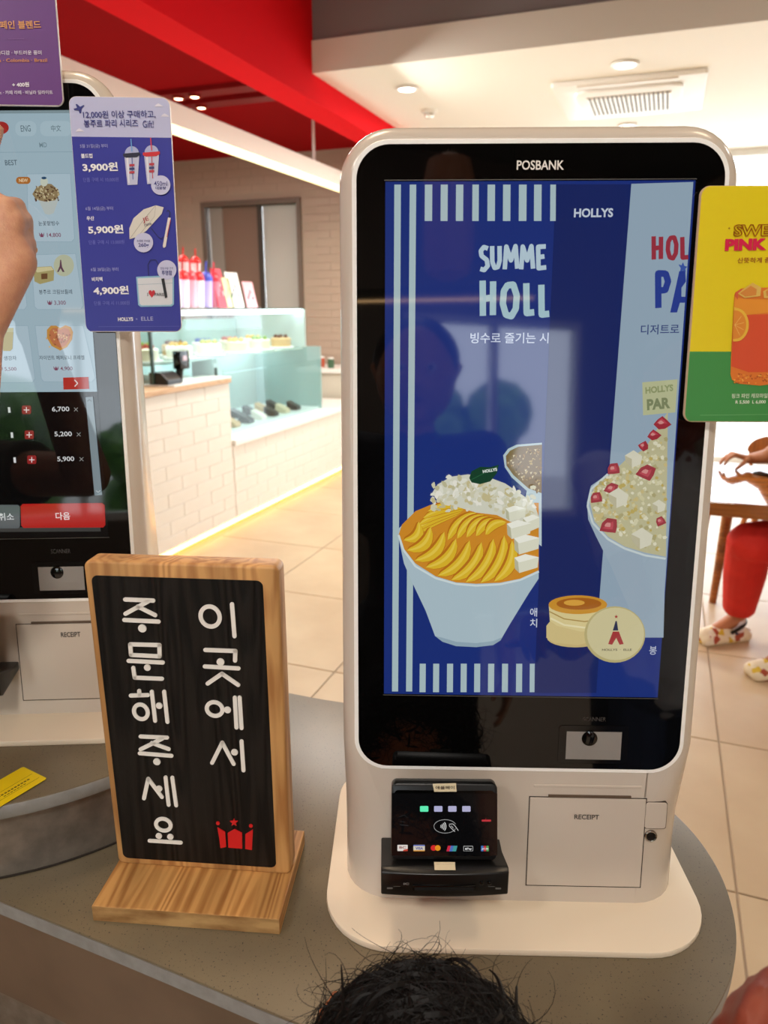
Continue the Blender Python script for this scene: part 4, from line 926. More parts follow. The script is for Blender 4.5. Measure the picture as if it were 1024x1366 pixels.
Q.poly([A(*p) for p in [(666, 862), (677, 864), (657, 978), (649, 983), (645, 976)]], 'e9e4dc', 5, 'umbrella_picture'); Q.stroke([A(671, 862), A(674, 842), (A(668, 834)), A(660, 838)], 1.1, '17194a', 6, 'umbrella_picture')
Q.stroke([A(676, 872), A(662, 940)], .9, 'c85858', 7, 'umbrella_picture')
Q.stroke([A(590, 1095), A(586, 1050), A(597, 1030), A(618, 1030), A(628, 1050), A(628, 1095)], 1.2, '1a1d66', 5, 'bag_picture')
Q.poly([A(*p) for p in [(540, 1097), (690, 1090), (690, 1206), (680, 1214), (558, 1216), (548, 1208)]], '8fc4e0', 6, 'bag_picture')
Q.poly([A(*p) for p in [(546, 1103), (684, 1097), (684, 1203), (676, 1208), (562, 1210), (554, 1204)]], 'dfe3ea', 7, 'bag_picture')
Q.stroke([A(547, 1128), A(684, 1122)], .5, '9fb8c8', 8, 'bag_picture')
hx, hy = 603, 1163
Q.poly([A(hx+13*math.sin(t)**3, hy-(13*math.cos(t)-5*math.cos(2*t)-2*math.cos(3*t)-math.cos(4*t))*1.1) for t in [2*PI*k/24 for k in range(24)]], 'c82030', 9, 'bag_picture')
tb_('J', 583, 588, 1167, 13, '30303a', .01, 0, 'bag_picture', 9); tb_('PARIS', 614, 652, 1167, 12, '30303a', .01, 0, 'bag_picture', 9)
Q.poly([A(*p) for p in [(640, 1105), (652, 1103), (665, 1178), (655, 1182)]], '15151a', 10, 'bag_picture')
tb_('HOLLYS', 468, 528, 1265, 15, 'eeeef8', .04, -1); tb_('×', 539, 545, 1264, 6, 'b0b4e6', .01, 0); tb_('ELLE', 560, 607, 1263, 15, 'c4c8ee', .0, -1)
for k in range(46): Q.stroke([A(392+7*k, 1294-.03*k), A(396.4+7*k, 1294-.03*k)], .7, '6a6fc8', 5, 'fine_print')
Q.finish()
# purple card
pc, Q = board('purple_coffee_card', 'purple card with gold and white lettering above the left kiosk screen', W2, .165, .5295, .1195, .2745, CARD_E)
Q.lpoly([(a*.985+.0009, c_) for a, c_ in roundtop(w_, h_-.0009, .009, .0009, h_-.0009)], '6b3585', 1, 'purple_field')
tb_('디카페인 블렌드', -58, 163, 101, 30, 'e6a060', .02, -2)
Q.stroke([A(34, 156), A(97, 155)], .5, '8a5aa0', 4, 'rule')
tb_('칼칼한 바디감 · 부드러운 풍미', -70, 166, 211, 16, 'e6dcee', .012, -1); tb_('Ethiopia · Colombia · Brazil', -68, 188, 243, 17, 'e0914c', .01, -1)
tb_('+ 400원', 50, 117, 337, 18, 'f2ecf6', .03, -1); tb_('아메리카노 · 카페 라떼 · 바닐라 딜라이트', -66, 210, 368, 15, 'e6dcee', .01, -1)
Q.finish()
# yellow and green card
yc, Q = board('yellow_drink_card', 'yellow and green card with a pink iced tea, clipped right of the large kiosk', W1, .2972, .2968, .1195, .2213, mat('card_edge_tan', 'c9a98a', rough=.4))
w_, h_ = .1195, .2213
split = Q.px(960, 469)[1]
Q.lpoly([(a*.985+.0013, c_) for a, c_ in roundtop(w_, h_-.0005, .009, split, h_-.0005)], 'e6cf0a', 1, 'yellow_field')
Q.lpoly([(a*.985+.0013, c_) for a, c_ in roundtop(w_, h_, .009, .0008, split)], '3f8f45', 1, 'green_field')
D = crop(900, 230, .2562)
def td(s, xl, xr, y, h, col, bold=.01, dy=-1, outline=0, part='lettering'): Q.text(s, *D(xl, y), *D(xr, y+dy), h*.2562, col, 5, part, bold, outline)
td('SWE', 302, 492, 304, 62, 'b86408', .03, -2, .03); td('PINK T', 258, 548, 379, 60, 'd81848', .06, -6)
td('산뜻하게 즐기는', 322, 560, 459, 28, 'a05018', .012, -3)
Q.poly([D(279, 284), D(281, 290), D(286, 292), D(281, 294), D(279, 300), D(277, 294), D(272, 292), D(277, 290)], 'a06010', 5, 'lettering')
G = [(307, 640), (312, 625), (345, 605), (400, 600), (480, 600), (560, 610), (600, 640), (595, 1000), (592, 1060), (560, 1095), (440, 1110), (330, 1100), (295, 1080), (287, 1050), (292, 900), (300, 750)]
Q.poly([D(*p) for p in G], 'e07a28', 3, 'iced_tea_picture')
Q.poly([D(*p) for p in [(309, 650), (360, 660), (480, 662), (598, 655), (597, 740), (480, 730), (350, 745), (304, 735)]], 'e8942a', 4, 'iced_tea_picture')
Q.poly([D(*p) for p in [(303, 745), (597, 735), (594, 1000), (480, 1040), (380, 1040), (291, 1010)]], 'd9502a', 4, 'iced_tea_picture')
for _ in range(80): 
    x, y = rnd.uniform(295, 590), rnd.uniform(1045, 1095); Q.poly([D(x, y), D(x+12, y+3), D(x+5, y+10)], rnd.choice(['e89a30', 'c9601c', 'f0b450', 'a84a18']), 5+_*.01, 'iced_tea_picture')
for P in [[(320, 630), (400, 575), (445, 600), (440, 645), (360, 655)], [(455, 620), (500, 595), (560, 610), (540, 655), (460, 655)]]:
    Q.poly([D(*p) for p in P], 'e0b85a', 6, 'iced_tea_picture'); Q.poly([D(P[0][0]+(x-P[0][0])*.7+14, P[0][1]+(y-P[0][1])*.7) for x, y in P], 'd88a3a', 6.4, 'iced_tea_picture')
Q.poly([D(308, 640), D(312, 625), D(340, 606), D(346, 612), D(325, 630), D(322, 665)], 'd8603a', 7, 'iced_tea_picture')
Q.poly([D(303, 700)]+[D(312+68*math.cos(a), 793-88*math.sin(a)) for a in [PI/2-PI*k/14 for k in range(15)]]+[D(297, 880)], 'e8b83c', 7, 'orange_slice')
Q.poly([D(303, 718)]+[D(310+56*math.cos(a), 793-74*math.sin(a)) for a in [PI/2-PI*k/14 for k in range(15)]]+[D(298, 868)], 'e08a2c', 7.4, 'orange_slice')
for a in (-1.0, -.4, .2, .8): Q.stroke([D(306, 795), D(306+50*math.cos(a), 795-64*math.sin(a))], .5, 'efc870', 8, 'orange_slice')
td('핑크 파인 캐모마일티', 292, 500, 1164, 24, 'dce8d0', .012, -2)
td('R 5,500  L 6,000  M', 312, 500, 1197, 20, 'e6f0dc', .02, -2)
for k in range(46): Q.stroke([D(130+8*k, 1264-.1*k), D(135+8*k, 1264-.1*k)], .6, '86bd84', 5, 'fine_print')
Q.finish()

# ------------------------------------------------------------------ card terminals
def terminal_make():
    yaw = Y1
    base = Vector((0, .70, TZ+.008))
    Wt = wmat(base, 0)
    t = empty('card_terminal', base, 0, 'black card payment terminal mounted low on the front of the large kiosk', 'card terminal', 'card terminals')
    def L(x, y, Y): p = atY(x, y, Y)-base; return p
    yf, yb, ys = .640, .685, .655
    xa, xb = L(508, 1164, yf).x, L(679, 1164, yf).x
    z1, z0 = L(590, 1164, yf).z, L(590, 1197, yf).z
    zb_ = L(590, 1135, yb).z
    # dock: front face, sloping top
    b = MB(); n = 10
    def prof(x): # top-front bows up a little in the middle
        s_ = (x-xa)/(xb-xa); return 4*s_*(1-s_)
    prev = None; rows = []
    for k in range(n+1):
        x = xa+(xb-xa)*k/n; c_ = prof(x)
        rows.append([b._v(p) for p in [(x, yf-.700-.004*c_, z0+.004), (x, yf-.700-.005*c_, z1+.0015*c_), (x, yf-.700+.006, z1+.003+.001*c_), (x, yb-.70, zb_), (x, yb-.70+.022, zb_), (x, yb-.70+.022, z0+.01), (x, yf-.70+.006, z0)]])
    for A_, B_ in zip(rows, rows[1:]):
        m_ = len(A_)
        for i in range(m_): b.face([A_[i], A_[(i+1) % m_], B_[(i+1) % m_], B_[i]])
    b.face(rows[0]); b.face(rows[-1][::-1])
    b.build('reader_dock', BLACK_PL, t, bevel=.0015)
    xm = (xa+xb)/2; zs = (z0+z1)/2
    b = MB(); b.box(xm-.036+.004, xm+.026+.004, yf-.70-.0062, yf-.70-.0035, zs-.0012, zs+.0022); b.build('card_slot', mat('slot_black', '020202', rough=.9), t, smooth=False)
    b = MB(); b.box(xm-.038+.004, xm+.028+.004, yf-.70-.0056, yf-.70-.003, zs-.003, zs+.004); b.build('slot_bezel', BLACK_SH, t, bevel=.0008)
    for k in range(2):
        b = MB(Matrix.Translation((xm+.038+.008*k, yf-.70-.003, zs+.006)) @ Matrix.Rotation(PI/2, 4, 'X')); b.lathe([(.0024, 0), (.0024, .0012), (.0016, .0018)], seg=14); b.build('status_light', BLACK_SH, t)
    # bracket to the kiosk
    b = MB(); b.box(xm-.03, xm+.03, yb-.70+.01, .012, z0+.006, zb_-.004); b.build('bracket', BLACK_PL, t, smooth=False)
    # tilted screen unit
    pTL, pTR = L(520, 1045, ys+.022), L(665, 1047, ys+.022)
    pBL, pBR = L(521.5, 1142, ys), L(663, 1143, ys)
    o = pBL; ux = (pBR-pBL).normalized(); uz_ = (pTL-pBL); hh = uz_.length; uz_ = (uz_-ux*uz_.dot(ux)).normalized(); uy = uz_.cross(ux)
    ww = (pBR-pBL).length*1.0
    M_ = Matrix(((ux.x, uy.x, uz_.x, o.x), (ux.y, uy.y, uz_.y, o.y), (ux.z, uy.z, uz_.z, o.z), (0, 0, 0, 1)))
    b = MB(); b.prism(rrect(0, ww, -.004, hh, .006, 6), 0, .018); s_ = b.build('screen_unit', BLACK_PL, t, bevel=.002); s_.matrix_local = M_
    b = MB(); b.prism(rrect(.003, ww-.003, .001, hh-.007, .004, 6), -.0006, .001); s_ = b.build('touch_screen', BLACK_GL, t); s_.matrix_local = M_
    ML = M_ @ Matrix.Translation((0, -.0007, 0))
    X = Sheet(t, Wt @ ML, ML, lit)
    c3 = crop(500, 1020, .1953)
    X.rr(*c3(115, 195), *c3(835, 620), 1, '060607', 1, 'screen_picture')
    for i, x in enumerate((307, 403, 499, 595)): X.rr(*c3(x, 281), *c3(x+57, 320), 1.2, ['5fe8b0', 'a8a8cc', 'aaa8c8', 'aaa8c8'][i], 3, 'page_icon#%d' % i)
    e = [c3(478+76*math.cos(a), 420+46*math.sin(a)) for a in [.35+(2*PI-.7)*k/26 for k in range(27)]]
    X.stroke(e, .45, 'b8b8b8', 3, 'contactless_mark')
    for k in range(4):
        r_ = 14+11*k; X.stroke([c3(437+r_*math.cos(a), 420+r_*math.sin(a)) for a in [-.65+.26*j for j in range(6)]], .9, 'd8d8d8', 3+.1*k, 'contactless_mark')
    X.stroke([c3(505, 405), c3(530, 402), c3(545, 415), c3(568, 448)], .8, 'c0c0c0', 4, 'contactless_mark'); X.stroke([c3(505, 412), c3(520, 432), c3(545, 455)], .8, 'c0c0c0', 4.2, 'contactless_mark'); X.stroke([c3(520, 415), c3(535, 432)], .7, 'c0c0c0', 4.4, 'contactless_mark')
    X.rr(*c3(728, 374), *c3(791, 387), .8, 'b83038', 3, 'screen_marks'); X.stroke([c3(755, 372), c3(757, 364)], .5, 'b83038', 3.2, 'screen_marks')
    X.stroke([c3(165, 355), c3(200, 342), c3(222, 362)], .5, '2e2e2e', 3, 'screen_marks'); X.stroke([c3(170, 408), c3(228, 415)], .5, '3a3a3a', 3.2, 'screen_marks'); X.stroke([c3(170, 385), c3(205, 390)], .5, '2e2e2e', 3.4, 'screen_marks')
    for x0, x1, c_ in [(153, 223, 'd8d0c8'), (262, 340, 'c8c0b0')]: X.rr(*c3(x0, 546), *c3(x1, 588), .8, c_, 3, 'payment_marks')
    X.text('BC', *c3(166, 563), *c3(212, 563), 3.2, '7a3a3a', 4, 'payment_marks', .02); X.poly([c3(195, 578), c3(223, 572), c3(223, 588), c3(190, 588)], 'b84030', 4, 'payment_marks')
    X.text('VISA', *c3(276, 569), *c3(328, 569), 3.4, '2c3a90', 4, 'payment_marks', .03); X.rr(*c3(262, 546), *c3(340, 553), .4, '4a5cb0', 4, 'payment_marks'); X.rr(*c3(262, 582), *c3(340, 589), .4, 'd09030', 4, 'payment_marks')
    X.ell(*c3(400, 567), 4, 3.8, 'c82828', 3, 'payment_marks'); X.ell(*c3(428, 567), 3.8, 3.8, 'd88a20', 3.4, 'payment_marks')
    for i, c_ in enumerate(['c02840', '4a6ab0', '3f9090']): X.poly([c3(497+20*i, 552), c3(522+20*i, 552), c3(512+20*i, 590), c3(487+20*i, 590)], c_, 3+.3*i, 'payment_marks')
    X.rr(*c3(603, 553), *c3(669, 589), 1, 'a8a8a8', 3, 'payment_marks'); X.rr(*c3(606, 556), *c3(666, 586), .9, '080808', 4, 'payment_marks'); X.ell(*c3(620, 572), 1.1, 1.4, 'd8d8d8', 5, 'payment_marks'); X.text('Pay', *c3(628, 573), *c3(660, 573), 3.6, 'd8d8d8', 5, 'payment_marks', .02)
    for i, c_ in enumerate(['3f6aa8', 'b83038', '4f9050']): X.rr(*c3(723+18*i, 552), *c3(740+18*i, 590), .8, c_, 3, 'payment_marks')
    X.text('JCB', *c3(726, 573), *c3(773, 573), 2.6, 'dcdcdc', 5, 'payment_marks', .02)
    X.finish()
    # paper stickers
    X = Sheet(t, Wt @ ML @ Matrix.Translation((0, -.0022, 0)), ML @ Matrix.Translation((0, -.0022, 0)), ink)
    X.poly([c3(393, 130), c3(553, 126), c3(557, 184), c3(404, 185)], 'dccfae', 1, 'paper_sticker'); X.text('애플페이', *c3(412, 156), *c3(542, 155), 4.4, '3a3028', 3, 'paper_sticker', .015)
    X.finish()
    Mf = Matrix.Translation((0, yf-.70-.0062, 0)); Xw = Sheet(t, Wt @ Mf, Mf, ink)
    Xw.text('IC', *c3(195, 813), *c3(232, 813), 3.4, '8a8a88', 1, 'dock_marks', .03)
    for x0, x1, y in [(82, 120, 843), (126, 172, 835), (822, 860, 845), (772, 818, 836)]: Xw.rr(*c3(x0, y-6), *c3(x1, y+(6 if x1-x0 < 40 else -3)), .3, '6f6f6c', 1, 'dock_marks')
    Xw.finish()
    b = MB(); a0, a1 = L(577, 1146, ys-.001), L(607, 1147, ys-.001); l0 = L(577, 1160, yf+.003)
    v = [b._v(p) for p in [(a0.x, a0.y-.004, a0.z), (a1.x, a1.y-.004, a1.z), (a1.x-.001, yf-.70+.008, z1+.0062), (a1.x-.001, yf-.70-.0005, z1+.0035), (a0.x+.001, yf-.70-.0005, z1+.0035), (a0.x+.001, yf-.70+.008, z1+.0062)]]
    b.face([v[0], v[1], v[2], v[5]]); b.face([v[5], v[2], v[3], v[4]]); b.build('paper_label', ink('dccfae'), t, smooth=False)
    m0 = (v0 := None)
    P_ = [Vector((a0.x, a0.y-.004, a0.z)), Vector((a1.x, a1.y-.004, a1.z)), Vector((a0.x+.001, yf-.70+.008, z1+.0062))]
    ux2 = (P_[1]-P_[0]).normalized(); uz2 = (P_[0]-P_[2]); uz2 = (uz2-ux2*uz2.dot(ux2)).normalized(); uy2 = uz2.cross(ux2); o2 = P_[2]
    M2 = Matrix(((ux2.x, uy2.x, uz2.x, o2.x), (ux2.y, uy2.y, uz2.y, o2.y), (ux2.z, uy2.z, uz2.z, o2.z), (0, 0, 0, 1)))
    X = Sheet(t, Wt @ M2 @ Matrix.Translation((0, -.0012, 0)), M2 @ Matrix.Translation((0, -.0012, 0)), ink)
    X.text('삼성페이', *c3(412, 682), *c3(540, 681), 4.6, '3a3028', 1, 'label_lettering', .015); X.finish()
    return t
term = terminal_make()
t2_ = copy_tree(term); t2_['label'] = 'black card terminal at the left frame edge on the left kiosk'
rel = wmat(K1L, Y1).inverted() @ Matrix.Translation(term.location)
t2_.matrix_world = wmat(K2L, Y2) @ Matrix.Translation((.03, 0, 0)) @ rel

# ------------------------------------------------------------------ wooden sign
SW = math.radians(-5.1)
so = Vector((-.3275, .6745, TZ))
sg = empty('wooden_table_sign', so, SW, 'wooden stand-up sign with white lettering on a charred black panel', 'sign')
WOODV = wood('sign_oak', 'cc9a5e', 'a8733e', 'z', 8, .5, 1.0, .1, 40)
WOODY = wood('sign_oak_base', 'cf9c5c', 'a4703a', 'y', 9, .5, 1.0, .1, 46)
WOODE = mat('oak_end_grain', 'c39a62', rough=.6, col2='7d5225', vscale=16, stretch=(1, 1, 3), bump=.1, bscale=200)
b = MB(); b.box(0, .2138, .0006, .143, 0, .02); base = b.build('base', WOODY, sg, smooth=False, bevel=.001)
b = MB(); b.box(.0004, .2134, 0, .0008, .0004, .0196); b.build('base_end_grain', WOODE, sg, smooth=False)
# board
BH = .3865; BT = .028; BYo = .0665
b = MB(); b.prism(rrect(.001, .2125, 0, BH, .008, 5), 0, BT)
brd = b.build('board', WOODV, sg, bevel=.0035, bseg=3); brd.location = (0, BYo, .0195)
Wb = wmat(so, SW) @ Matrix.Translation((0, BYo, .0195))
QS = Sheet(sg, Wb @ Matrix.Translation((0, -.0006, 0)), Matrix.Translation((0, BYo-.0006, .0195)), ink)
s8 = crop(90, 740, .3735)
cn = [QS.px(*s8(*p)) for p in [(78, 72), (697, 95), (745, 1122), (203, 1080)]]
xl = (cn[0][0]+cn[3][0])/2; xr = (cn[1][0]+cn[2][0])/2; zt = (cn[0][1]+cn[1][1])/2; zb = (cn[2][1]+cn[3][1])/2
print('SIGN', cn)
BLKW = wood('charred_wood', '1a1613', '060505', 'z', 9, .5, 1.6, 1.0, 40); BLKW.node_tree.nodes['Principled BSDF'].inputs['Specular IOR Level'].default_value = .25
b = MB(); b.prism(rrect(xl, xr, zb, zt, .007, 6), -.0006, .001); pn = b.build('black_panel', BLKW, sg, bevel=.0003, bseg=1); pn.location = (0, BYo, .0195)
# raised strokes
def strokes(name, items, m, wd=.0046):
    b = MB()
    for it in items:
        if it[0] == 'l':
            pts = [Vector(QS.px(*s8(*p))) for p in it[1]]
            for a, c_ in zip(pts, pts[1:]):
                d = (c_-a).normalized(); n = Vector((-d.y, d.x))*wd/2; a0 = math.atan2(n.y, n.x)
                out = [(a.x+wd/2*math.cos(a0+PI*k/6), a.y+wd/2*math.sin(a0+PI*k/6)) for k in range(7)]+[(c_.x+wd/2*math.cos(a0+PI+PI*k/6), c_.y+wd/2*math.sin(a0+PI+PI*k/6)) for k in range(7)]
                b.prism(out, -.0018, -.0005)
        elif it[0] == 'o':   # ring
            cx, cy = QS.px(*s8(*it[1])); rx = it[2]*.3735*wpx; ry = it[3]*.3735*wpz
            n_ = 30; hw = wd/2
            for k in range(n_):
                a0, a1 = 2*PI*k/n_, 2*PI*(k+1)/n_
                q_ = [(cx+(rx+s_*hw)*math.cos(a), cy+(ry+s_*hw)*math.sin(a)) for a, s_ in ((a0, 1), (a1, 1), (a1, -1), (a0, -1))]
                A_ = [b._v((x, -.0018, z)) for x, z in q_]; B_ = [b._v((x, -.0005, z)) for x, z in q_]
                b.face(A_); b.face([A_[0], A_[1], B_[1], B_[0]]); b.face([A_[2], A_[3], B_[3], B_[2]])
        elif it[0] == 'd':
            cx, cy = QS.px(*s8(*it[1])); r_ = it[2]*.3735*wpx
            b.prism([(cx+r_*math.cos(2*PI*k/18), cy+r_*math.sin(2*PI*k/18)) for k in range(18)], -.0019, -.0005)
        elif it[0] == 'p': b.prism([QS.px(*s8(*p)) for p in it[1]], -.0018, -.0005)
    o = b.build(name, m, sg, smooth=False); o.location = (0, BYo, .0195)
wpx = (QS.px(260, 900)[0]-QS.px(250, 900)[0])/10; wpz = (QS.px(250, 895)[1]-QS.px(250, 905)[1])/10
LW = mat('sign_white', 'f4f1ea', rough=.5)
strokes('lettering', [
    ('o', (510, 220), 33, 34), ('l', [(588, 176), (597, 290)]),
    ('l', [(493, 339), (600, 343), (599, 377)]), ('d', (547, 382), 13.5), ('l', [(491, 398), (611, 405)]), ('l', [(552, 424), (501, 459)]), ('l', [(552, 424), (610, 464)]),
    ('o', (526, 550), 28, 25), ('d', (572, 553), 12.5), ('l', [(598, 509), (604, 616)]), ('l', [(615, 509), (622, 618)]),
    ('l', [(553, 670), (517, 742)]), ('l', [(553, 670), (594, 746)]), ('d', (597, 704), 12.5), ('l', [(622, 665), (629, 769)]),
    ('l', [(207, 159), (307, 163)]), ('l', [(290, 165), (208, 210)]), ('l', [(252, 184), (314, 215)]), ('l', [(204, 232), (326, 238)]), ('d', (268, 262), 14.5),
    ('l', [(225, 319), (329, 322), (330, 362), (228, 357), (225, 319)]), ('l', [(219, 378), (341, 384)]), ('d', (286, 402), 12), ('l', [(236, 403), (241, 438), (338, 442)]),
    ('l', [(257, 485), (258, 500)]), ('l', [(227, 502), (288, 500)]), ('o', (263, 560), 25, 27), ('l', [(302, 488), (314, 592)]), ('l', [(346, 488), (358, 596)]), ('d', (328, 538), 12),
    ('l', [(262, 648), (356, 652)]), ('l', [(340, 655), (262, 694)]), ('l', [(302, 671), (362, 693)]), ('l', [(259, 708), (372, 717)]), ('d', (320, 738), 13.5),
    ('l', [(289, 799), (274, 869)]), ('l', [(289, 799), (338, 864)]), ('d', (328, 834), 12), ('l', [(351, 794), (362, 892)]), ('l', [(375, 795), (389, 894)]),
    ('o', (343, 963), 28, 24), ('d', (327, 1003), 12), ('d', (368, 1006), 12), ('l', [(294, 1020), (405, 1027)])], LW)
s9 = crop(110, 1090, .293)
def to8(x, y): X_, Y_ = s9(x, y); return ((X_-90)/.3735, (Y_-740)/.3735)
strokes('crown_mark', [('p', [to8(*p) for p in [(615, 45), (650, 66), (655, 133), (629, 138), (624, 95)]]), ('p', [to8(*p) for p in [(662, 70), (693, 53), (727, 70), (728, 141), (665, 136)]]),
    ('p', [to8(*p) for p in [(742, 76), (776, 55), (772, 147), (742, 142)]]), ('d', to8(617, 26), 7), ('d', to8(767, 38), 7),
    ('p', [to8(690+19*math.cos(a)*(1 if k % 2 == 0 else .42), 22+19*math.sin(a)*(1 if k % 2 == 0 else .42)) for k, a in enumerate([-PI/2+PI/5*i for i in range(10)])])], mat('crown_red', 'd8141a', rough=.4))

# yellow plastic card on the raised stand
c_a, c_b, c_c = atZ(35, 1018, RZ+.001), atZ(63, 1039, RZ+.001), atZ(0, 1077, RZ+.001)
dr_ = (c_c-c_b).normalized(); ya = math.atan2(dr_.y, dr_.x)
yl = empty('yellow_card', c_b, ya, 'yellow plastic card lying on the grey stone at the left edge', 'card')
b = MB(); b.prism(rrect(0, .0856, -.054 if False else -.047, 0, .003), 0.0002, .001, axis='z'); b.build('card_body', mat('card_yellow', 'e8c80c', rough=.35), yl, bevel=.0002, bseg=1)
b = MB()
for k, (y, x0, x1, h) in enumerate([(-.010, .004, .075, .0004), (-.024, .004, .070, .0004)]): b.box(x0, x1, y, y+h, .001, .0011)
for k in range(12): b.box(.012+.0042*k, .012+.0042*k+.003, -.0185, -.0162, .001, .0011)
for k in range(7): b.box(.02+.0042*k, .02+.0042*k+.003, -.0135, -.0122, .001, .0011)
b.build('card_print', mat('card_ink', '5a4a10', rough=.5), yl, smooth=False)
# ------------------------------------------------------------------ figures
def capsule(bm, p0, r0, p1, r1, seg=14):
    p0 = Vector(p0); p1 = Vector(p1)
    bmesh.ops.create_icosphere(bm, subdivisions=2, radius=r0*1.02, matrix=Matrix.Translation(p0))
    bmesh.ops.create_icosphere(bm, subdivisions=2, radius=r1*1.02, matrix=Matrix.Translation(p1))
    d = p1-p0
    if d.length < 1e-5: return
    M_ = Matrix.Translation((p0+p1)/2) @ d.to_track_quat('Z', 'Y').to_matrix().to_4x4()
    bmesh.ops.create_cone(bm, cap_ends=True, segments=seg, radius1=r0, radius2=r1, depth=d.length, matrix=M_)
def ellipsoid(bm, c, r):
    bmesh.ops.create_icosphere(bm, subdivisions=3, radius=1, matrix=Matrix.Translation(c) @ Matrix.Diagonal((r[0], r[1], r[2], 1)))
def blob(name, items, m, parent, base, voxel=.005, smooth_it=4, **kw):
    """capsules and ellipsoids fused into one continuous skin"""
    bm = bmesh.new(); base = Vector(base)
    for it in items:
        if it[0] == 'e': ellipsoid(bm, Vector(it[1])-base, it[2])
        elif it[0] == 't':
            mb = MB(); mb.tube([Vector(p)-base for p in it[1]], it[2], seg=16); me_ = bpy.data.meshes.new('x'); bmesh.ops.recalc_face_normals(mb.bm, faces=mb.bm.faces); mb.bm.to_mesh(me_); mb.bm.free(); bm.from_mesh(me_); bpy.data.meshes.remove(me_)
        else: capsule(bm, Vector(it[0])-base, it[1], Vector(it[2])-base, it[3])
    me = bpy.data.meshes.new('tmp'); bm.to_mesh(me); bm.free()
    o = bpy.data.objects.new('tmp', me); C.objects.link(o)
    r_ = o.modifiers.new('r', 'REMESH'); r_.mode = 'VOXEL'; r_.voxel_size = voxel; r_.use_smooth_shade = True
    s_ = o.modifiers.new('s', 'SMOOTH'); s_.iterations = smooth_it; s_.factor = .5
    dg = bpy.context.evaluated_depsgraph_get(); dg.update()
    me2 = bpy.data.meshes.new_from_object(o.evaluated_get(dg)); me2.materials.clear(); me2.materials.append(m)
    for p in me2.polygons: p.use_smooth = True
    bpy.data.objects.remove(o); bpy.data.meshes.remove(me)
    return meshobj(name, me2, parent, **kw)
def hand_caps(wr, f, n, s, L=.18, curl=(.5, .55, .6, .65), spread=.09, thumb=.5):
    """wr wrist, f towards the fingers, n palm side, s thumb side"""
    f, n, s = Vector(f).normalized(), Vector(n).normalized(), Vector(s).normalized(); k = L/.18; out = []
    lens = [.070, .078, .073, .057]; offs = [.030, .010, -.010, -.029]; pl = [.088, .092, .088, .080]
    for i in range(4):
        kn = wr+f*pl[i]*k+s*offs[i]*k
        out.append((wr+s*offs[i]*.55*k, .0165*k, kn, .0115*k))
        d = (f+s*spread*(1.5-i)*.6).normalized(); p = kn; r0 = (.0095-.0007*i)*k
        for j, fr_ in enumerate((.46, .30, .24)):
            a = curl[i]*(1 if j else .8); q_ = d.cross(n)
            d = (d*math.cos(a)+n*math.sin(a)).normalized(); n_old = n
            p2 = p+d*lens[i]*fr_*k; out.append((p, r0, p2, r0*.9)); p = p2; r0 *= .9
            n = (n*math.cos(a)-(d*0)+Vector(n)*0) if False else n
    b0 = wr+f*.018*k+s*.022*k; b1 = b0+(f*.6+s*.8+n*.3).normalized()*.042*k; b2 = b1+(f*.9+s*.25+n*thumb).normalized()*.032*k; b3 = b2+(f*.95+n*(thumb+.2)-s*.1).normalized()*.026*k
    out += [(b0, .015*k, b1, .012*k), (b1, .0115*k, b2, .010*k), (b2, .010*k, b3, .0082*k)]
    return out
def standing(x, y, rz, h):
    M_ = Matrix.Translation((x, y, 0)) @ Matrix.Rotation(rz, 4, 'Z'); J = {}
    def P(a, b_, c_): return M_ @ Vector((a*h, b_*h, c_*h))
    J['M'] = M_; J['h'] = h
    J['head'] = P(0, .02, .932); J['neck'] = P(0, 0, .855); J['chest'] = P(0, 0, .735); J['waist'] = P(0, 0, .62); J['pelvis'] = P(0, 0, .53)
    for n_, s_ in (('L', -1), ('R', 1)):
        J['sh'+n_] = P(.105*s_, 0, .81); J['el'+n_] = P(.14*s_, -.01, .635); J['wr'+n_] = P(.14*s_, .06, .49)
        J['hip'+n_] = P(.05*s_, 0, .51); J['kn'+n_] = P(.052*s_, .01, .28); J['an'+n_] = P(.055*s_, -.01, .045); J['toe'+n_] = P(.06*s_, .095, .018)
        J['hf'+n_] = None
    return J
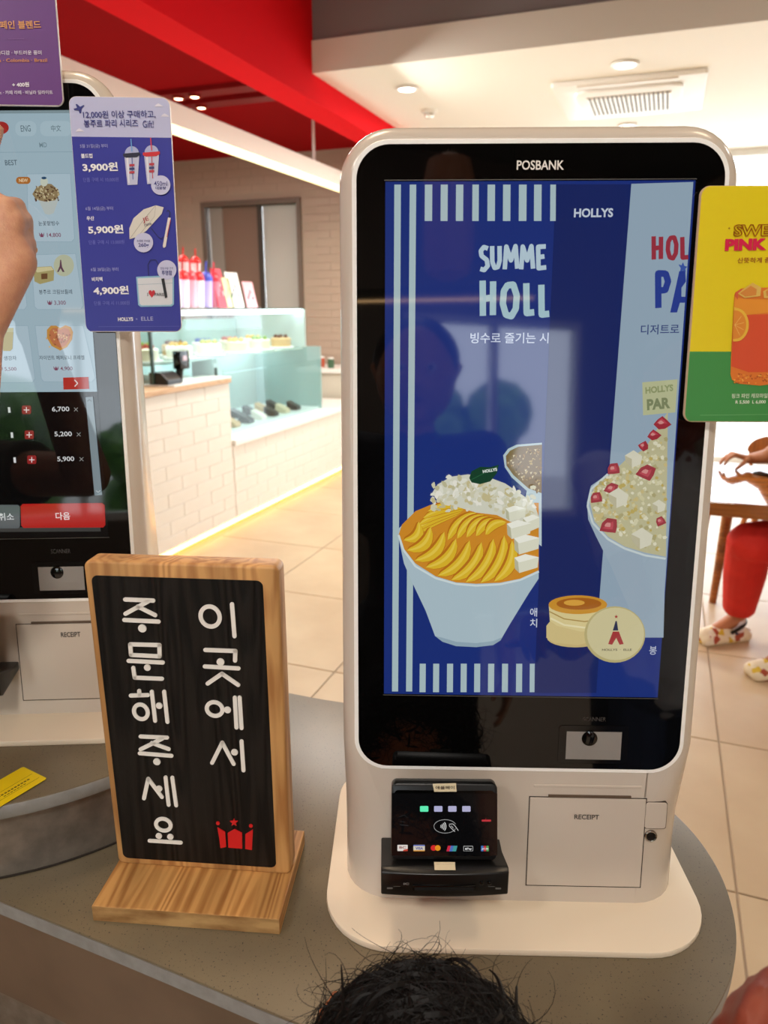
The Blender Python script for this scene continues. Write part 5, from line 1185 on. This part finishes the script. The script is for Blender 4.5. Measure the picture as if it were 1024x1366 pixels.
def person(label, J, shirt, pants, hair, skin=SKIN, voxel=.007, short=True, hands=True, group=None):
    h = J['h']; k = h/1.7; base = Vector((J['pelvis'].x, J['pelvis'].y, 0)); M3 = J['M'].to_3x3()
    t = empty('person', base, 0, label, 'person', group)
    hd = J['head']; it = []
    hr = .062*h if h > 1.3 else .083*h
    fw = M3 @ Vector((0, 1, 0)); rt = M3 @ Vector((1, 0, 0))
    it += [('e', hd, (hr*1.0, hr*1.08, hr*1.3)), (hd-Vector((0, 0, hr*.7)), .04*k, J['neck'], .048*k), (J['neck'], .05*k, J['chest'], .10*k)]
    it += [(hd+fw*hr*.95-Vector((0, 0, hr*.15)), .012*k, hd+fw*hr*1.12-Vector((0, 0, hr*.35)), .014*k)]
    for s_ in (-1, 1): it.append((hd+rt*hr*s_*.98, .012*k, hd+rt*hr*s_*1.03+Vector((0, 0, .02*k)), .014*k))
    it += [(hd+fw*hr*.6-Vector((0, 0, hr*1.0)), .028*k, hd+fw*hr*.3-Vector((0, 0, hr*.8)), .04*k)]
    it += [(J['chest']-rt*.07*k, .10*k, J['chest']+rt*.07*k, .10*k), (J['chest'], .12*k, J['waist'], .105*k), (J['waist'], .11*k, J['pelvis'], .12*k), (J['pelvis']-rt*.05*k, .11*k, J['pelvis']+rt*.05*k, .11*k)]
    for n_ in 'LR':
        it += [(J['chest']+Vector((0, 0, .1*k)), .06*k, J['sh'+n_], .055*k), (J['sh'+n_], .05*k, J['el'+n_], .038*k), (J['el'+n_], .038*k, J['wr'+n_], .025*k)]
        it += [(J['hip'+n_], .085*k, J['kn'+n_], .055*k), (J['kn'+n_], .055*k, J['an'+n_], .036*k), (J['an'+n_], .036*k, J['toe'+n_], .026*k)]
        if hands:
            H = J.get('hand'+n_)
            if H is None:
                f = (J['wr'+n_]-J['el'+n_]).normalized(); s_ = fw if abs(f.z) > .5 else Vector((0, 0, 1)); s_ = (s_-f*s_.dot(f)).normalized()
                n2 = f.cross(s_)*(1 if n_ == 'L' else -1); H = hand_caps(J['wr'+n_], f, n2, s_, .178*k, (.35, .4, .42, .45))
            it += H
    blob('body', it, skin, t, base, voxel)
    sh = [(J['neck']-Vector((0, 0, .035*k)), .058*k, J['chest'], .12*k), (J['chest']-rt*.075*k, .112*k, J['chest']+rt*.075*k, .112*k), (J['chest'], .133*k, J['waist'], .122*k), (J['waist'], .125*k, J['pelvis'], .135*k), (J['pelvis']-rt*.045*k, .125*k, J['pelvis']+rt*.045*k, .125*k)]
    for n_ in 'LR':
        e = J['el'+n_] if not short else J['sh'+n_].lerp(J['el'+n_], .7)
        sh += [(J['chest']+Vector((0, 0, .1*k)), .07*k, J['sh'+n_], .066*k), ('t', [J['sh'+n_], J['sh'+n_].lerp(e, .5), e], [.064*k, .062*k, .060*k])]
    blob('shirt', sh, shirt, t, base, voxel)
    pa = [(J['pelvis']-rt*.05*k-Vector((0, 0, .01)), .125*k, J['pelvis']+rt*.05*k-Vector((0, 0, .01)), .125*k)]
    for n_ in 'LR': pa += [(J['hip'+n_], .1*k, J['hip'+n_].lerp(J['kn'+n_], .5), .088*k), ('t', [J['hip'+n_], J['kn'+n_], J['an'+n_]+Vector((0, 0, .02*k))], [.098*k, .075*k, .06*k])]
    blob('trousers', pa, pants, t, base, voxel)
    up = Vector((0, 0, 1))
    if hair is not None:
        blob('hair', [('e', hd+up*hr*.28-fw*hr*.22, (hr*1.1, hr*1.13, hr*1.15)), (hd-fw*hr*.5, hr*.8, hd-fw*hr*.5-up*hr*.8, hr*.6)], hair, t, base, voxel)
    sw = mat('eye_white', 'e8e4de', rough=.3); bk = mat('eye_dark', '1a120e', rough=.2)
    for s_ in (-1, 1):
        c_ = hd+fw*hr*.99+rt*hr*.36*s_+up*hr*.05; b = MB(); b.ball(c_-base, .0125*k); b.build('eye', sw, t)
        b = MB(); b.ball(c_-base+fw*.008*k, .0065*k); b.build('iris', bk, t)
    b = MB(); b.ball(hd+fw*hr*.98-up*hr*.68-base, .016*k, sx=1.2, sy=.5, sz=.4); b.build('mouth', mat('lips', 'a85a50', rough=.4), t)
    for n_ in 'LR':
        blob('shoe', [(J['an'+n_]-Vector((0, 0, .02*k)), .042*k, J['toe'+n_]+up*.012*k, .036*k)], mat('shoe_grey', '55524e', rough=.6), t, base, voxel)
    return t
HAIR = mat('dark_hair', '0b0706', rough=.55, spec=.25)
# --- the person touching the left kiosk (hand and forearm are in view)
Jm = standing(-1.02, .30, math.radians(-20), 1.62)
tip = W2 @ Vector((*[0, 0, 0],)); p_ = G1
G2 = Sheet(None, W2, MF, lit)
tx, tz = G2.px(2, 176); tip = W2 @ Vector((tx, -.010, tz))
kn = [atY(-12, 272, .925), atY(8, 276, .925), atY(19, 296, .925), atY(23, 328, .92)]
wr = atY(-24, 430, .885); el = atY(-62, 700, .74)
Jm['wrR'] = wr; Jm['elR'] = el; Jm['shR'] = Vector((-.84, .42, 1.28))
H = []
for i, q_ in enumerate(kn): H.append((wr+(q_-wr)*.12, .018, q_, [.0125, .0135, .0135, .013][i]))
H.append((wr, .027, (kn[1]+kn[2]+kn[3])/3+Vector((0, 0, -.04)), .023))
m1 = kn[0].lerp(tip, .45)+Vector((-.004, -.012, 0)); m2 = kn[0].lerp(tip, .75)+Vector((-.002, -.006, 0))
H += [(kn[0], .0115, m1, .0098), (m1, .0098, m2, .0088), (m2, .0088, tip, .0078)]
for i in (1, 2, 3):
    a = kn[i]+Vector((-.002, .034, .006)); c_ = a+Vector((-.004, .002, -.026)); d_ = c_+Vector((-.004, -.02, -.006))
    H += [(kn[i], .0118, a, .0100), (a, .0100, c_, .0092), (c_, .0092, d_, .0085)]
tb0 = wr+Vector((-.022, .012, .03)); tb1 = tb0+Vector((-.022, .016, .035)); tb2 = tb1+Vector((.004, .012, .03)); H += [(tb0, .017, tb1, .0125), (tb1, .012, tb2, .0098)]
Jm['handR'] = H
SKIN_W = mat('skin_warm', 'dca583', rough=.5, sss=.2, col2='d3987a', vscale=90, bump=.25, bscale=500)
person('person at the left frame edge pointing a finger at the menu screen', Jm, mat('olive_shirt', '5a5a48', rough=.8), mat('dark_trousers', '2a2c33', rough=.8), HAIR, SKIN_W, .0045)

# --- people behind the camera, seen in the kiosk's black glass
Jb = standing(.02, -.42, math.radians(0), 1.66)
person('person standing behind the camera in a dark navy shirt', Jb, mat('navy_shirt', '232838', rough=.8), mat('dark_trousers', '2a2c33', rough=.8), HAIR, SKIN, .009)
Jc = standing(.62, -.25, math.radians(8), 1.60)
Jc['elR'] = Vector((.70, -.12, 1.02))
wq = EYE+ray(1150, 1500)*.43; Jc['elL'] = Vector((.48, -.02, 1.04)); Jc['wrL'] = wq
fd = (wq-Jc['elL']).normalized()
Jc['handL'] = hand_caps(wq, (ray(1040, 1392)-ray(1150, 1500)).normalized()+Vector((0, .15, 0)), (.35, .1, -.9), (-.5, -.75, -.3), .165, (1.2, 1.2, 1.2, 1.2))
SK_R = mat('skin_red', '8a3d28', rough=.5, sss=.1, col2='7d3524', vscale=50, bump=.15, bscale=300)
person('person in a white shirt whose hand shows blurred at the lower right corner', Jc, mat('white_shirt', 'dfe0e4', rough=.8), mat('denim', '3a4a6a', rough=.8), HAIR, SK_R, .006)

# --- child in front of the counter, only the hair shows
Jd = standing(.045, .36, 0, 1.03)
hc = Vector((.028, .430, .888)); Jd['head'] = hc; Jd['neck'] = Vector((.038, .385, .80)); Jd['chest'] = Vector((.042, .365, .72)); Jd['waist'] = Vector((.045, .35, .62)); Jd['pelvis'] = Vector((.045, .345, .52))
for n_, s_ in (('L', -1), ('R', 1)): Jd['sh'+n_] = Vector((.042+.105*s_, .37, .775)); Jd['el'+n_] = Vector((.045+.14*s_, .40, .70))
wl_ = atZ(436, 1425, TZ+.034); Jd['wrL'] = wl_; Jd['elL'] = Vector((-.115, .40, .80)); Jd['shL'] = Vector((-.06, .37, .775))
Jd['handL'] = hand_caps(wl_, (.25, .9, .0), (0, 0, -1), (.95, -.2, 0), .115, (.15, .18, .2, .25), thumb=.1)
Jd['wrR'] = Vector((.2, .41, .62))
SK_O = mat('skin_orange', 'd8834c', rough=.5, sss=.3, col2='c8743f', vscale=50, bump=.15, bscale=300)
kid = person('small child at the counter front, dark tousled hair, head top at the bottom edge', Jd, mat('kid_shirt', '8a5a3a', rough=.8), mat('kid_trousers', '4a4a50', rough=.8), HAIR, SK_O, .005)
# messy strands over the child's hair
kb = kid.location
def strand(bm_, p, d, L, curl, r0):
    pts = [p.copy()]; v = d.normalized(); ax = Vector((rs.gauss(0, 1), rs.gauss(0, 1), rs.gauss(0, 1))).normalized()
    n_ = 9
    for i in range(n_):
        v = (Matrix.Rotation(curl/n_, 3, ax) @ v); v = v-(p-cc).normalized()*.26*(1 if (p-cc).length > hr*1.16 else 0); v.normalize(); p = p+v*L/n_; pts.append(p.copy())
    bm_.tube(pts, [r0*(1-.75*i/n_) for i in range(n_+1)], seg=4, cap=False)
rs = random.Random(11); b = MB(Matrix.Translation(-Vector(kb)))
hr = .083*1.03
cc = hc+Vector((0, -hr*.22, hr*.28))
for i in range(420):      # tousled locks lying over the scalp
    th, ph = rs.uniform(0, 2*PI), math.acos(rs.uniform(-.2, 1)); n_ = Vector((math.sin(ph)*math.cos(th), math.sin(ph)*math.sin(th), math.cos(ph)))
    p = cc+Vector((n_.x*hr*1.1, n_.y*hr*1.13, n_.z*hr*1.15))*rs.uniform(.98, 1.02)
    tan = n_.cross(Vector((rs.gauss(0, .6), rs.gauss(0, .6), 1))).normalized()
    strand(b, p, tan*(1 if rs.random() < .5 else -1)+n_*rs.uniform(.0, .28), rs.uniform(.03, .06), rs.uniform(.5, 2.2), rs.uniform(.0018, .0032))
for i in range(4200):
    th, ph = rs.uniform(0, 2*PI), math.acos(rs.uniform(-.25, 1)); n_ = Vector((math.sin(ph)*math.cos(th), math.sin(ph)*math.sin(th), math.cos(ph)))
    p = cc+Vector((n_.x*hr*1.1, n_.y*hr*1.13, n_.z*hr*1.15))*rs.uniform(.98, 1.03)
    tan = n_.cross(Vector((rs.gauss(0, .5), rs.gauss(0, .5), 1))).normalized()
    lift = .0 if i % 9 else rs.uniform(.05, .22)
    strand(b, p, tan*(1 if rs.random() < .5 else -1)+n_*lift, rs.uniform(.035, .075) if i % 9 else rs.uniform(.03, .055), rs.uniform(.8, 3.0), .0005 if i % 9 else .00028)
b.build('hair_strands', HAIR, kid, smooth=False, kind='stuff')

# ------------------------------------------------------------------ dining table, chairs and the seated person at the right
TABW = wood('table_wood', 'a8672f', '8a5226', 'x', 7, .07, .5, .01, 30)
tbl = empty('dining_table', R(.22, 3.2, 0), -AR, 'glossy brown wooden dining table right of the large kiosk', 'table')
b = MB(); b.box(0, 1.5, 0, .82, .668, .73); b.build('tabletop', TABW, tbl, smooth=False, bevel=.004)
for x, y, sx, sy in [(-.03, .1, 0, 0), (1.4, .1, 1, -1), (.17, .74, -1, 1), (1.4, .74, 1, 1)]:
    b = MB(); b.tube([(x+.04 if x < .1 else x, y, .668), (x+.02*sx, y+.03*sy, 0)], [.03, .018], seg=10); b.build('leg', TABW, tbl)
CH = wood('chair_wood', 'c07a3a', 'a8652e', 'z', 7, .3, .5, .02, 20)
def chair(u, v, rz, label):
    t = empty('dining_chair', R(u, v, 0), rz, label, 'chair', 'round-backed wooden chairs')
    for x, y in [(-.17, -.17), (.17, -.17), (-.17, .17), (.17, .17)]:
        b = MB(); b.tube([(x*.8, y*.8, .44), (x*1.25, y*1.25, 0)], [.018, .012], seg=10); b.build('leg', CH, t)
    b = MB(); b.prism(rrect(-.21, .21, -.2, .2, .08, 8), .44, .465, axis='z'); b.build('seat', CH, t, bevel=.006)
    b = MB(); n = 22; rows = []
    for q_ in range(n+1):
        a = -1.15+2.3*q_/n; e = 1-abs(a/1.15)**3
        rows.append([b._v((.23*math.sin(a), .23*math.cos(a)-r_, z)) for r_, z in ((0, .70-.055*e), (0, .72+.055*e), (.014, .72+.055*e), (.014, .70-.055*e))])
    for A_, B_ in zip(rows, rows[1:]):
        for i in range(4): b.face([A_[i], A_[(i+1) % 4], B_[(i+1) % 4], B_[i]])
    b.face(rows[0]); b.face(rows[-1][::-1]); b.build('backrest', CH, t, bevel=.002)
    for s_ in (-1, 1):
        b = MB(); b.tube([(.15*s_, .13, .46), (.19*s_, .135, .70)], .010, seg=8); b.build('back_post', CH, t)
    return t
chair(.72, 4.55, -AR+math.radians(0), 'round-backed wooden chair beyond the table, facing it')
chair(.98, 3.42, -AR+math.radians(-95), 'wooden chair under the person in red trousers')
# phone on the table
ph = empty('phone', atZ(1018, 633, .731), math.radians(25), 'black phone lying on the glossy table beside the hand', 'phone')
b = MB(); b.prism(rrect(-.03, .13, -.038, .038, .008), .0005, .009, axis='z'); b.build('phone_body', BLACK_SH, ph, bevel=.002)
b = MB(); b.prism(rrect(-.027, .127, -.035, .035, .006), .009, .0096, axis='z'); b.build('phone_screen', BLACK_GL, ph)
# seated person
Js = standing(2.0, 3.2, math.radians(85), 1.62)
V3 = Vector
Js['pelvis'] = V3((2.02, 3.12, .56)); Js['waist'] = V3((2.04, 3.13, .70)); Js['chest'] = V3((2.03, 3.15, .92)); Js['neck'] = V3((2.0, 3.16, 1.12)); Js['head'] = V3((1.97, 3.16, 1.26))
a1 = atZ(983, 824, .11); Js['anL'] = a1; Js['toeL'] = atZ(942, 848, .035)
Js['knL'] = atY(1000, 722, 2.98)+V3((0, 0, -.01)); Js['hipL'] = V3((1.98, 3.04, .54)); 
Js['toeR'] = atZ(1010, 893, .035); Js['anR'] = Js['toeR']+V3((.15, .02, .07)); Js['knR'] = V3((1.72, 2.86, .54)); Js['hipR'] = V3((1.98, 2.92, .54))
Js['shL'] = V3((1.98, 3.32, 1.05)); Js['elL'] = V3((1.86, 3.50, .80)); Js['wrL'] = atZ(1000, 612, .775)
Js['shR'] = V3((2.05, 2.98, 1.05)); Js['elR'] = V3((2.0, 2.9, .82)); Js['wrR'] = V3((1.86, 3.05, .78))
hs = Js['wrL']
Js['handL'] = hand_caps(hs, (-1, .05, .28), (-.25, 0, -1), (0, -1, 0), .185, (.95, .9, .9, .85), thumb=1.3)
REDT = mat('red_trousers', 'd8281c', rough=.75, col2='c82015', vscale=8)
MTEE = mat('pale_shirt', 'd8d0c8', rough=.8)
def seated():
    global Js
    k = 1.62/1.7; base = V3((2.0, 3.12, 0)); rt = V3((.1, -1, 0)).normalized(); fw = V3((-1, -.1, 0)).normalized()
    t = empty('person', base, 0, 'seated person in red trousers and patterned clogs, one hand resting on the wooden table', 'person')
    sk = mat('skin_tan', 'b87850', rough=.5, sss=.1); hd = Js['head']; hr = .1
    it = [('e', hd, (hr*1.05, hr, hr*1.3)), (hd-V3((0, 0, .07)), .04, Js['neck'], .05), (Js['neck'], .05, Js['chest'], .1), (Js['chest']-rt*.07, .1, Js['chest']+rt*.07, .1), (Js['chest'], .12, Js['pelvis'], .12), (hd+fw*.095, .012, hd+fw*.112-V3((0, 0, .03)), .014)]
    for n_ in 'LR':
        it += [(Js['chest']+V3((0, 0, .09)), .06, Js['sh'+n_], .055), (Js['sh'+n_], .05, Js['el'+n_], .038), (Js['el'+n_], .037, Js['wr'+n_], .026), (Js['hip'+n_], .08, Js['kn'+n_], .055), (Js['kn'+n_], .055, Js['an'+n_], .036), (Js['an'+n_], .036, Js['toe'+n_], .026)]
    it += Js['handL']; it += hand_caps(Js['wrR'], (-.6, .6, 0), (0, 0, -1), (-.6, -.6, 0), .175, (.3, .3, .3, .3))
    blob('body', it, sk, t, base, .0055)
    blob('shirt', [(Js['neck']-V3((0, 0, .03)), .06, Js['chest'], .125), (Js['chest']-rt*.075, .115, Js['chest']+rt*.075, .115), (Js['chest'], .14, Js['pelvis'], .15)]+[c_ for n_ in 'LR' for c_ in ((Js['chest']+V3((0, 0, .09)), .07, Js['sh'+n_], .068), ('t', [Js['sh'+n_], Js['sh'+n_].lerp(Js['el'+n_], .6)], [.066, .062]))], MTEE, t, base, .008)
    pa = [(Js['pelvis']-rt*.06, .14, Js['pelvis']+rt*.06, .14)]
    for n_ in 'LR':
        kn_, an_ = Js['kn'+n_], Js['an'+n_]; e = kn_.lerp(an_, .86)
        pa += [(Js['hip'+n_], .115, kn_, .092), ('t', [kn_+V3((0, 0, .02)), kn_.lerp(an_, .4), e], [.092, .088, .070])]
    blob('trousers', pa, REDT, t, base, .007, 3)
    blob('hair', [('e', hd+V3((.03, 0, .03)), (.11, .11, .13))], HAIR, t, base, .01)
    clog = mat('patterned_clog', 'e8dcc0', rough=.55)
    nt = clog.node_tree; N = nt.nodes; L = nt.links; vo = N.new('ShaderNodeTexVoronoi'); vo.inputs['Scale'].default_value = 38; tc = N.new('ShaderNodeTexCoord'); L.new(tc.outputs['Object'], vo.inputs['Vector'])
    hv = N.new('ShaderNodeSeparateColor'); L.new(vo.outputs['Color'], hv.inputs[0]); rp = N.new('ShaderNodeValToRGB'); cr = rp.color_ramp; cr.interpolation = 'CONSTANT'
    cr.elements[0].color = (*lin('e8dcc0'), 1); cr.elements[1].position = .58; cr.elements[1].color = (*lin('a84a30'), 1)
    for p_, c_ in ((.68, 'd8b838'), (.78, '3a4a60'), (.86, 'f0e8d8')): e = cr.elements.new(p_); e.color = (*lin(c_), 1)
    L.new(hv.outputs[0], rp.inputs[0]); L.new(rp.outputs[0], N['Principled BSDF'].inputs['Base Color'])
    for n_ in 'LR':
        an_, to_ = Js['an'+n_], Js['toe'+n_]; d = (to_-an_); d.z = 0; d.normalize(); sd = V3((-d.y, d.x, 0)); g_ = V3((an_.x, an_.y, 0))
        hl = g_-d*.045
        sh = [(hl+V3((0, 0, .028)), .028, g_+d*.06+V3((0, 0, .028)), .030)]
        for s_ in (-1, 1): sh += [(hl+sd*.014*s_+V3((0, 0, .024)), .024, g_+d*.15+sd*.022*s_+V3((0, 0, .026)), .027)]
        sh += [(g_+d*.07+V3((0, 0, .045)), .036, g_+d*.15+V3((0, 0, .035)), .032)]
        sh = [(a_, r1*1.22, b_+d*.012, r2*1.22) for a_, r1, b_, r2 in sh]; s_o = blob('clog', sh, clog, t, base, .005)
        arcp = [g_+d*.06+sd*.050*math.cos(a)*1.0+V3((0, 0, .062))-d*.10*math.sin(a)+V3((0, 0, .035*math.sin(a))) for a in [PI*i/12 for i in range(13)]]
        b = MB(); b.tube([p-base for p in arcp], .008, seg=8); b.build('strap', BLACK_PL, t)
        blob('sock', [(an_-V3((0, 0, .055)), .036, an_+V3((0, 0, .015)), .040)], mat('white_sock', 'e8e0e4', rough=.9), t, base, .006)
seated()

# pendant and line lamp hanging behind the camera (both show in the black glass)
t = empty('pendant_lamp', (.12, -1.15, 1.95), 0, 'terracotta capsule pendant lamp hanging behind the camera', 'lamp')
b = MB(); b.lathe([(.03, 0), (.075, .02), (.088, .08), (.088, .34), (.075, .40), (.03, .42)], seg=28); b.build('shade', mat('terracotta', 'c98a6a', rough=.6), t)
b = MB(); b.tube([(0, 0, .41), (0, 0, 1.65)], .004); b.build('cord', BLACK_PL, t)
t = empty('linear_lamp', (-.35, -1.7, 1.98), math.radians(4), 'long warm line lamp hanging behind the camera', 'lamp')
b = MB(); b.box(-.9, .85, -.02, .02, .006, .05); b.build('housing', BLACK_PL, t, smooth=False)
b = MB(); b.box(-.89, .84, -.012, .012, 0, .006); b.build('diffuser', mat('line_glow', 'ffffff', emit='ffc98a', es=7), t, smooth=False)
for x in (-.8, .75):
    b = MB(); b.tube([(x, 0, .05), (x, 0, 1.62)], .003); b.build('wire', BLACK_PL, t)
